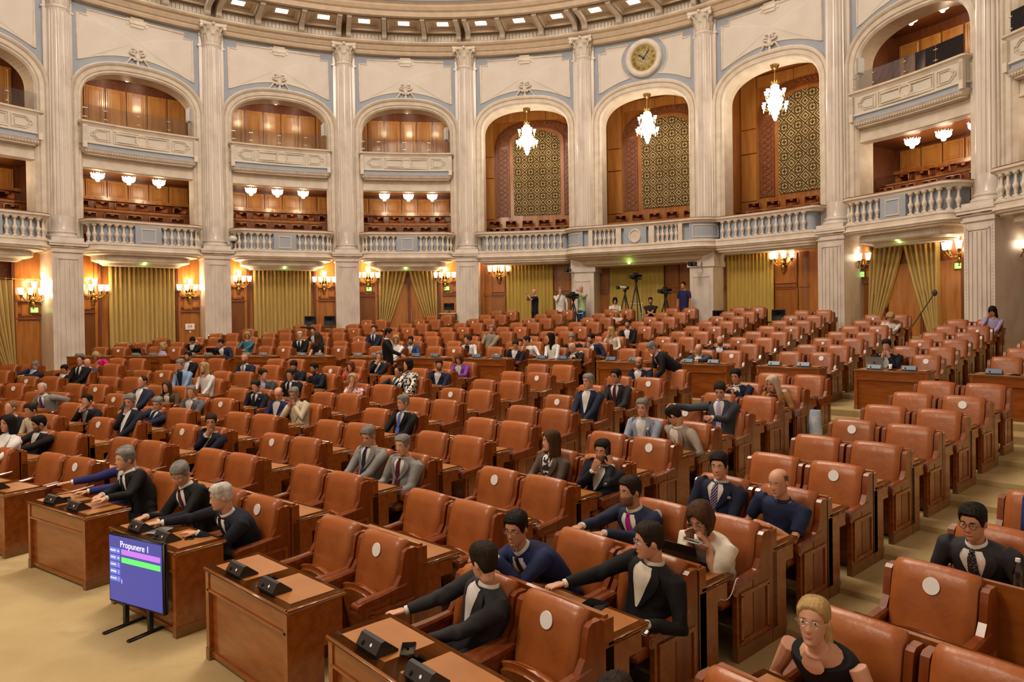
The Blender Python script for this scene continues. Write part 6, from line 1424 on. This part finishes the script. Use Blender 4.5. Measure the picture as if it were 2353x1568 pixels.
def props():
    for ci, c in enumerate(ORDF):
        if c in 'BACDE':
            th = COLF[c]
            for s, nm in ((-1, 'left'), (1, 'right')): console(fpt(24.62 - .13, th, s * .27, -.02 + .789), pi - th, 'black console on the front desk, %s one, block %s counted from right' % (nm, WORDN[ci + 1]), MICB)
    for c in range(-10, 4):
        th = COLR[c]
        for s, nm in ((-1, 'left'), (1, 'right')): console(bpt(35.98 - .12, th, s * .30, ZB[0] - .02 + .789), pi - th, '%s console on the rear section desk, %s one, block %s counted from right' % ('grey' if c < -4 else 'slate blue', nm, WORDN[5 - c]), MICG if c < -4 else MICS)
    # monitor on a floor stand before the front desks
    tl, tr_ = Vector((-4.02, 6.78, .83)), Vector((-3.36, 6.43, .76)); wv = (tr_ - tl); wv.z = 0; w = wv.length + .03; rz = math.atan2(wv.y, wv.x)
    t = thing('monitor', 'blue voting screen on a low stand before the front desks', 'screen', (-3.69, 6.60, -.02), rz)
    mb = MB(); mb.bbox(-w / 2 - .02, w / 2 + .02, 0, .05, .20, .86, .012); obj('casing', mb, BLACK, t)
    mb = MB(); mb.add([(-w / 2, -.001, .225), (w / 2, -.001, .225), (w / 2, -.001, .84), (-w / 2, -.001, .84)], [(0, 1, 2, 3)]); sc = obj('display', mb, mat('blue_display', (.02, .03, .2), .3, emit=.75, ecol=(.075, .08, .40)), t)
    E = lambda n, c: mat(n, c, .4, emit=.9, ecol=c)
    WT, PU, GR, LB = E('display_white', (.8, .8, .95)), E('display_purple', (.42, .16, .75)), E('display_green', (.10, .80, .16)), E('display_label', (.12, .17, .62))
    flat_text('Propunere 1', .085, WT, sc, (.0, -.004, .77), (pi / 2, 0, 0))
    for x0, x1, z0, z1, m in ((-.2, w / 2 - .02, .675, .725, PU), (-.2, w / 2 - .02, .60, .65, GR), (-.205, -.2, .40, .44, WT)):
        mb = MB(); mb.box(x0, x1, -.003, 0, z0, z1); obj('bar', mb, m, sc)
    for i, (a_, b_) in enumerate((('PREZENTI', '236'), ('PENTRU', '233'), ('CONTRA', '1'), ('ABTINERI', '1'), ('NU VOTEZ', '1'))):
        z = .70 - .066 * i
        for x0, x1, tx in ((-w / 2 + .015, -w / 2 + .115, a_), (-w / 2 + .122, -w / 2 + .165, b_)):
            mb = MB(); mb.box(x0, x1, -.003, 0, z - .025, z + .025); k = obj('label_field', mb, LB, sc); flat_text(tx, .02, WT, k, ((x0 + x1) / 2, -.005, z), (pi / 2, 0, 0))
    for x in (-.18, .18): mb = MB(); mb.bbox(x - .022, x + .022, -.2, .22, 0, .02, .006); mb.box(x - .018, x + .018, .0, .04, .015, .3); obj('foot', mb, BLACK, t)
    # signs and lamps on the back wall
    def wall(name, lab, cat, phi, z, r=RW - .1, group=None): return thing(name, lab, cat, hall(phi, r, z), -phi, group)
    t = wall('letter_sign', 'white paper sign with a red letter H on the left wall panel', 'sign', -.6649, 2.571); mb = MB(); mb.box(-.17, .17, 0, .006, -.12, .12); obj('sheet', mb, PAPER, t)
    RED = mat('red_print', (.4, .02, .03), .6); flat_text('H', .2, RED, t, (0, -.004, 0), (pi / 2, 0, 0)); mb = MB(); mb.box(-.03, .03, 0, .006, -.24, -.16); k = obj('small_sheet', mb, PAPER, t); flat_text('2', .07, RED, k, (0, -.004, -.2), (pi / 2, 0, 0))
    for i, (phi, z) in enumerate(((-.976, 3.246), (-.2354, 4.073), (-.032, 4.082), (1.0201, 4.05), (1.2208, 4.113))):
        t = wall('exit_sign', 'small lit green exit sign in the wood frieze, %s from left' % ORD(i + 1), 'exit sign', phi, z, RW - .13, 'green exit signs'); mb = MB(); mb.box(-.15, .15, .02, .06, -.12, .12); obj('case', mb, DARKWOOD, t); mb = MB(); mb.box(-.11, .11, 0, .02, -.08, .08); f_ = obj('face', mb, GREEN, t)
        mb = MB(); mb.sphere((-.03, -.002, .035), (.014, .004, .014), 8, 5); mb.tube([(-.03, -.002, .025), (-.02, -.002, -.01), (-.05, -.002, -.05)], .009, 5); mb.tube([(-.02, -.002, -.01), (.01, -.002, -.05)], .009, 5); mb.box(.03, .075, -.004, 0, -.055, .055); obj('running_figure', mb, PAPER, f_)
    for i, (phi, r, z) in enumerate(((-.776, 15.78, 4.95), (-.4515, 15.78, 4.95), (-.1375, 15.78, 4.95), (.4827, 15.4, 4.92), (1.144, 15.78, 4.95))):
        t = wall('green_lamp', 'tiny round green lamp under the balcony edge, %s from left' % ORD(i + 1), 'lamp', phi, z - .03, r, 'green lamps under the balconies'); mb = MB(); mb.sphere((0, 0, 0), .05, 10, 6); obj('lens', mb, GREENL, t); lamp('bulb', 'POINT', (0, -.12, 0), 1.2, (.5, 1, .2), .04, t)
    for b, side in ((1, 1), (2, 1), (3, 1), (7, -1)):
        ph = phc(b + .5) + side * 1.72 / R0; t = wall('loudspeaker', 'slim white loudspeaker tilted on the arch jamb, %s' % PLS[b], 'speaker', ph, 10.75, 16.1, 'loudspeakers on the arches'); mb = MB(); T = lambda v: np.stack([v[:, 0] * .9 - v[:, 1] * .4 * side, v[:, 1] * .9 + v[:, 0] * .4 * side, v[:, 2] - v[:, 1] * .3], 1)
        mb.box(-.07, .07, -.1, .1, -.25, .25, 0, T); obj('cabinet', mb, WHITEP, t); mb = MB(); mb.box(-.055, .055, -.108, -.1, -.23, .23, 0, T); obj('grille', mb, mat('grey_grille', (.4, .39, .38), .7), t); mb = MB(); mb.tube([(0, .05, -.1), (side * .16, .25, -.3)], .02, 6); obj('bracket', mb, WHITEP, t)
    for s, (phi, r, z, lab) in enumerate(((.318, 15.2, 4.68, 'left'), (.667, 15.1, 4.68, 'right'))):
        t = wall('remote_camera', 'black remote camera hung under the %s end of the clock balcony' % lab, 'camera', phi, z, r); mb = MB(); mb.bbox(-.1, .1, -.3, .1, -.08, .08, .02); obj('body', mb, BLACK, t); mb = MB(); mb.lathe([(.06, 0), (.07, .12)], 12); mb.v = [np.stack([v[:, 0], -.3 - v[:, 2], v[:, 1]], 1) for v in mb.v]; obj('lens_hood', mb, BLACK, t); mb = MB(); mb.tube([(0, .05, .0), (.1, .35, -.12), (.1, .5, .1)], .025, 6); obj('bracket', mb, SILV, t)
    t = wall('dome_camera', 'white dome security camera beside the second column', 'camera', phc(2) + .036, 5.95, 15.6); mb = MB(); mb.sphere((0, 0, .06), (.16, .16, .13), 12, 8); obj('housing', mb, WHITEP, t); mb = MB(); mb.sphere((0, -.03, -.06), .08, 10, 6); obj('lens_dome', mb, BLACK, t)
    # people on their feet and the press at the back
    ph = lambda x, y: math.atan2(-x, y)
    def stander(pos, zf_, hz, face, *spec, **k):
        rz = face; return person((pos[0], pos[1], zf_), rz, [k.pop('hx', 0), k.pop('hy', .02), hz - zf_], *spec, stand=True, **k)
    face = lambda x, y, img: math.atan2(-y, -x) - pi / 2 + radians(img)
    stander((-3.85, 19.3), .70, 2.41, face(-3.85, 19.3, 80), 0, 8, 'short', 'k', 1, 'suit', 'black', 'white', '', 'black', 'card', '', 'person in black suit standing in the aisle holding a card, facing right', lod=1)
    stander((2.95, 14.95), .78, 2.13, face(2.7, 15, -75), 0, 35, 'short', 'g', 0, 'suit', 'black', 'lilac', '', 'black', 'bend', '', 'grey haired person in black suit bending over a seat in the aisle', lod=1, hy=.42)
    press = [((.18, 29.6), 3.80, -70, (10, 0, 'bald', 'l', 0, 'tshirt', 'navyk', 'navyk', '', 'black', 'camera', '', 'bald person in dark clothes aiming a long white camera lens')), ((1.22, 29.3), 3.83, 5, (0, 0, 'short', 'g', 0, 'shirt', 'white', 'white', '', 'white', 'chinL', '', 'grey haired person in loose white shirt with shoulder strap, press area')), ((2.07, 29.0), 3.88, -40, (0, 5, 'bald', 'l', 0, 'tshirt', 'lime', 'lime', '', 'jeans', 'tripod', '', 'person in lime green shirt and jeans behind a video camera')), ((5.78, 26.95), 3.88, -35, (0, 0, 'short', 'k', 1, 'tshirt', 'navyt', 'navyt', '', 'navyk', 'lap', 'G', 'person in navy t shirt standing beside a camera tripod'))]
    for pos, hz, fa, sp in press: stander(pos, 2.03, hz, face(pos[0], pos[1], fa), *sp)
    person((3.36, 28.4, 2.03), face(3.36, 28.4, 0), [0, .28, 1.33], 0, 25, 'bob', 'k', 0, 'blouse', 'white', 'white', '', 'black', 'desk', '', 'dark haired person in white blouse sitting below the press cameras')
    person((4.65, 27.7, 2.03), face(4.65, 27.7, 0), [0, .25, 1.3], 0, 10, 'short', 'k', 1, 'tshirt', 'darkbrown', 'darkbrown', '', 'black', 'fold', 'B', 'bearded person in dark brown shirt sitting with folded arms at the wall')
    OLOC = fpt(RF[0], COLF['G'], -.348, ZF[0]); person(OLOC, pi - COLF['G'], [.42, .62, .93], 10, 10, 'short', 'd', 0, 'suit', 'black', 'white', '', 'black', 'lap', '', 'dark haired person of whom only the crown shows, bottom edge')
    def tripod(loc, h, lab, kind):
        t = thing('camera_tripod', lab, 'camera', loc, face(loc[0], loc[1], -50)); 
        for i in range(3): a = i * 2.1 + .5; mb = MB(); mb.tube([(0, 0, h - .12), (.42 * cos(a), .42 * sin(a), 0)], .022, 6); obj('leg', mb, BLACK, t)
        mb = MB(); mb.lathe([(.03, h - .5), (.03, h - .1), (.07, h - .08), (.07, h)], 10); obj('head', mb, BLACK, t)
        c = MB()
        if kind == 'lens': c.bbox(-.07, .07, -.16, -.04, h, h + .13, .02); obj('camera_body', c, BLACK, t); g = MB(); g.lathe([(.045, 0), (.05, .12), (.06, .2), (.062, .34)], 12); g.v = [np.stack([v[:, 0], v[:, 2] - .04, v[:, 1] + h + .07], 1) for v in g.v]; obj('lens', g, WHITEP, t); g = MB(); g.lathe([(.065, .34), (.075, .46)], 12, cap=(True, True)); g.v = [np.stack([v[:, 0], v[:, 2] - .04, v[:, 1] + h + .07], 1) for v in g.v]; obj('lens_hood', g, BLACK, t)
        else: c.bbox(-.08, .08, -.25, .2, h, h + .2, .025); c.bbox(-.03, .03, -.1, .15, h + .2, h + .27, .02); obj('camera_body', c, BLACK, t); g = MB(); g.lathe([(.06, 0), (.08, .16)], 12); g.v = [np.stack([v[:, 0], v[:, 2] + .2, v[:, 1] + h + .1], 1) for v in g.v]; obj('lens', g, BLACK, t); g = MB(); g.bbox(.08, .16, -.1, .06, h + .08, h + .2, .01); obj('viewfinder', g, BLACK, t)
    tripod((1.72, 28.6, 2.03), 1.45, 'black video camera on tripod used by the person in lime green', 'video'); tripod((3.75, 28.3, 2.03), 1.78, 'long white lens on an unattended tripod under the clock balcony', 'lens'); tripod((5.15, 27.2, 2.03), 1.55, 'video camera on tripod left of the navy t shirt', 'video'); tripod((4.15, 28.0, 2.03), 2.15, 'tall black camera rig with small lens beside a step ladder', 'video')
    t = thing('step_ladder', 'grey metal step ladder by the tall camera rig', 'ladder', (4.2, 28.3, 2.03), face(4.2, 28.3, 0))
    for sx in (-.25, .25):
        for sy in (-.3, .3): mb = MB(); mb.tube([(sx, sy, 0), (sx * .8, sy * .2, 1.2)], .018, 5); obj('rail', mb, SILV, t)
    for i in range(4): mb = MB(); mb.box(-.24, .24, .24 - i * .055, .32 - i * .055, .26 + i * .27, .285 + i * .27); obj('step', mb, SILV, t)
    mb = MB(); mb.box(-.24, .24, -.12, .12, 1.2, 1.23); obj('platform', mb, WHITEP, t)
    DCH = mat('dark_grey_fabric', (.035, .042, .05), .8)
    for i, (u, d, lab) in enumerate(((-8.9, 28.7, 'left of the third column'), (-8.2, 29.0, 'below the second closed curtain'), (6.9, 26.5, 'right of the navy t shirt'), (8.55, 24.9, 'at the right pleated curtain'), (-1.1, 30.1, 'beside the fourth column'))):
        t = thing('visitor_chair', 'dark grey visitor chair at the back wall, %s' % lab, 'chair', (u, d, 2.03), face(u, d, -20), 'dark grey visitor chairs'); mb = MB(); mb.bbox(-.25, .25, -.25, -.19, .5, .9, .025); obj('backrest', mb, DCH, t); mb = MB(); mb.bbox(-.25, .25, -.22, .25, .42, .48, .02); obj('seat', mb, DCH, t)
        for x in (-.23, .23):
            for y in (-.2, .22): mb = MB(); mb.tube([(x, y, 0), (x, y, .43)], .012, 6); obj('leg', mb, BLACK, t)
    # things on desks and seats
    def on_desk(b, c, r, s, x, y, dz=0.0):
        loc, rz = (FSEAT if b == 'F' else RSEAT)[(c, r, s)]; z = (.787 - (ZF[r - 1] - ZF[r - 2]) if b == 'F' else .787 - (ZB[r - 1] - ZB[r - 2])) if r > 1 else (.787 if b == 'F' else .768)
        return local_world(loc, rz, (x, y, z + dz)), rz
    def laptop(b, c, r, s, x, y, m, lab, logo=False):
        p, rz = on_desk(b, c, r, s, x, y); t = thing('laptop', lab, 'laptop', p, rz); mb = MB(); mb.bbox(-.16, .16, -.11, .11, .002, .018, .006); obj('base', mb, m, t); mb = MB(); T = lambda v: np.stack([v[:, 0], .11 + v[:, 2] * .28 + v[:, 1], .015 + v[:, 2] * .96], 1); mb.box(-.16, .16, 0, .008, 0, .22, 0, T); l = obj('lid', mb, m, t); mb = MB(); mb.add(T(np.array([(-.15, -.001, .01), (.15, -.001, .01), (.15, -.001, .21), (-.15, -.001, .21)])), [(0, 1, 2, 3)]); obj('screen', mb, SCREENB, l)
        if logo: mb = MB(); q = T(np.array([(.0, .0105, .11)]))[0]; mb.sphere(q, (.018, .003, .02), 12, 8); mb.sphere(q + np.array([-.004, .006, .027]), (.004, .003, .009), 6, 4); obj('emblem', mb, BLACK, l)
    laptop('R', 2, 1, -1, .0, .86, LAPG, 'open silver laptop with dark emblem on the right rear desk', True); laptop('F', 'B', 3, 1, -.02, .66, SCREENB, 'open black laptop before the person in ivory blouse'); laptop('R', -9, 1, -1, .05, .82, SCREENB, 'open black laptop before the person in lilac'); laptop('R', -8, 1, 1, .05, .82, SCREENB, 'open black laptop before the person covering the face'); laptop('R', 1, 6, 1, .02, .62, LAPG, 'grey laptop before the curly haired person at upper right')
    PET = bpy.data.materials.new('clear_bottle_plastic'); PET.use_nodes = True; glass_nodes(PET, (.72, .76, .92), .8)
    for b, c, r, s, x, y, lab in (('F', 'G', 4, -1, -.32, .62, 'clear water bottle before the person with round glasses'), ('R', -9, 1, -1, -.16, .9, 'clear water bottle beside the dark laptop at left'), ('F', 'A', 6, -1, -.3, .62, 'clear water bottle beside the pale blue blazer')):
        p, rz = on_desk(b, c, r, s, x, y); t = thing('water_bottle', lab, 'bottle', p, rz); mb = MB(); mb.lathe([(.03, 0), (.034, .01), (.034, .07), (.031, .085), (.034, .1), (.034, .15), (.026, .19), (.013, .215), (.013, .225)], 14); obj('bottle', mb, PET, t); mb = MB(); mb.lathe([(.016, .222), (.016, .245)], 12); obj('cap', mb, WHITEP, t)
        if c == 'G': flat_text('DORNA', .016, BLACK, t, (0, .0355, .025), (pi / 2, 0, pi))
    def slab(p, rz, w, h, m, name, lab, cat): mb = MB(); mb.bbox(-w / 2, w / 2, -h / 2, h / 2, 0, .009, .003); tag(obj(name, mb, m, None, p, rz), lab, cat)
    def fd(c, t_, dr, dz=.79): return fpt(24.62 + dr, COLF[c], t_, -.02 + dz)
    slab(fd('B', -.12, .02), pi - COLF['B'] + .9, .09, .17, BLACK, 'phone', 'black phone on the nearest front desk between two consoles', 'phone'); slab(fd('C', .38, .06), pi - COLF['C'] + .9, .08, .16, BLACK, 'phone', 'black phone on the front desk beside the white haired person', 'phone'); slab(fd('C', -.08, -.02), pi - COLF['C'] + .4, .15, .21, PAPER, 'paper', 'white paper sheet on the front desk before the white haired person', 'paper'); slab(fd('D', -.3, .0), pi - COLF['D'] + 1.2, .12, .2, BLACK, 'tablet', 'black tablet under the hand of the royal blue jacket', 'tablet')
    p, rz = on_desk('F', 'B', 2, 1, .10, .66, .003); slab(p, rz + .2, .17, .24, mat('dark_blue_cover', (.015, .02, .03), .4), 'tablet', 'dark tablet on the desk beside the black blazer', 'tablet')
    T_, H_, Rm, A_ = PREF[('F', 'B', 3, 1)][0]; mb = MB(); q = (A_[1][2] + A_[-1][2]) / 2 + np.array([0, .09, .02]); mb.bbox(q[0] - .08, q[0] + .08, q[1] - .035, q[1] + .035, q[2], q[2] + .01, .003); o = obj('phone', mb, PAPER, None, PREF[('F', 'B', 3, 1)][1], PREF[('F', 'B', 3, 1)][2]); tag(o, 'white phone held by the person in ivory blouse', 'phone')
    T_, H_, Rm, A_ = PREF[('F', 'A', 4, 1)][0]; mb = MB(); q = H_ + Rm @ np.array([-.085, .03, -.01]); mb.bbox(q[0] - .005, q[0] + .005, q[1] - .04, q[1] + .04, q[2] - .08, q[2] + .07, .003); o = obj('phone', mb, BLACK, None, PREF[('F', 'A', 4, 1)][1], PREF[('F', 'A', 4, 1)][2]); tag(o, 'black phone held to the ear, right of centre', 'phone')
    for (b, c, r, s, x, lab) in (('R', -3, 1, 1, .2, 'small paper cup beside the reclining person in dark suit'), ('R', 2, 1, -1, -.24, 'white paper cup beside the silver laptop')): p, rz = on_desk(b, c, r, s, x, .85); mb = MB(); mb.lathe([(.025, 0), (.036, .09), (.033, .09), (.024, .01)], 12, cap=(True, True)); tag(obj('paper_cup', mb, PAPER, None, p, rz), lab, 'cup')
    BAG = mat('printed_plastic_bag', (.62, .62, .6), .5, c2=(.25, .38, .62), nscale=6)
    p = fpt(RF[8] - .1, COLF['A'], .85, ZF[8]); mb = MB(); R_ = np.random.default_rng(4); rings = []
    for z, w_, d_ in ((0, .08, .06), (.08, .11, .08), (.3, .115, .08), (.5, .10, .07), (.62, .09, .04)): a = np.linspace(0, 2 * pi, 14, endpoint=False); k = 1 + R_.uniform(-.12, .12, 14); rings.append(np.stack([w_ * np.cos(a) * k, d_ * np.sin(a) * k, np.full(14, z)], 1))
    mb.loft(rings, True, (True, True), 0, True); tag(obj('shopping_bag', mb, BAG, None, p, -.6), 'tall white and blue shopping bag standing in the aisle', 'bag')
    p = fpt(RF[9] - .3, COLF['E'], .8, ZF[9]); t = thing('handbag', 'dark grey handbag beside the violet jacket', 'bag', p, .4); mb = MB(); mb.bbox(-.17, .17, -.09, .09, 0, .26, .05); obj('body', mb, DCH, t); mb = MB(); a = np.linspace(0, pi, 10); mb.tube(np.stack([.12 * np.cos(a), 0 * a, .24 + .16 * np.sin(a)], 1), .012, 6); obj('handle', mb, BLACK, t)
    p = fpt(RF[4] - .55, COLF['B'], -.9, ZF[4]); t = thing('backpack', 'black backpack in the aisle behind the striped tie', 'bag', p, .8); mb = MB(); mb.bbox(-.17, .17, -.12, .12, 0, .5, .09); obj('body', mb, BLACK, t); mb = MB(); mb.bbox(-.13, .13, .1, .17, .05, .28, .03); obj('pocket', mb, DCH, t)
    loc, rz = FSEAT[('G', 5, -1)]; mb = MB(); rings = []
    for z, y in ((.62, .225), (.8, .19), (.96, .16), (1.025, .09), (1.0, .02), (.8, -.01)): x = np.linspace(-.26, .12, 9); rings.append(np.stack([x, y + .018 + .008 * np.sin(x * 40), z + 0 * x], 1))
    mb.loft(rings, False, (False, False), 0, True); o = obj('draped_jacket', mb, cloth('royal'), None, loc, rz); o.modifiers.new('thick', 'SOLIDIFY').thickness = .015; tag(o, 'royal blue jacket draped over a seat back at right edge', 'jacket')
    p, rz = on_desk('F', 'B', 3, 1, -.2, .62); x = np.linspace(0, 1, 20); mb = MB(); mb.tube(np.stack([.16 - .42 * x + .05 * np.sin(x * 7), .0 + .12 * np.sin(x * 3), .008 - .16 * np.sin(np.clip(x * 1.6 - .5, 0, 1) * pi) * (x > .3)], 1), .0035, 6); tag(obj('charging_cable', mb, WHITEP, None, p, rz), 'thin white charging cable hanging from the black laptop', 'cable')
    t = thing('boom_microphone', 'furry microphone on a pole leaning by the right curtain', 'microphone', hall(1.205, 15.7, 2.03), 0); mb = MB(); mb.tube([(-.55, .1, .1), (.35, .3, 1.25)], .015, 6); obj('pole', mb, BLACK, t); mb = MB(); mb.sphere((.4, .31, 1.31), (.07, .07, .1), 8, 6); obj('windshield', mb, DCH, t)
    t = thing('side_table', 'small white topped table with dark screen beside the fourth column', 'table', hall(-.022, 15.35, 2.03), .02); mb = MB(); mb.box(-.36, .36, -.22, .22, .92, .95); obj('top', mb, WHITEP, t)
    for x in (-.33, .33):
        for y in (-.19, .19): mb = MB(); mb.box(x - .015, x + .015, y - .015, y + .015, 0, .92); obj('leg', mb, BLACK, t)
    t = thing('desk_monitor', 'dark monitor standing on the small white topped table', 'screen', hall(-.02, 15.4, 2.985), .02); mb = MB(); mb.box(-.1, .1, -.06, .06, 0, .02); mb.box(-.02, .02, -.01, .02, .02, .14); obj('stand', mb, BLACK, t); mb = MB(); mb.bbox(-.22, .22, -.03, .03, .12, .42, .01); obj('panel', mb, BLACK, t)
OCC.add(('F', 'G', 1, -1))
build_seats()
build_people()
import traceback
try:
    props()
except Exception:
    traceback.print_exc()
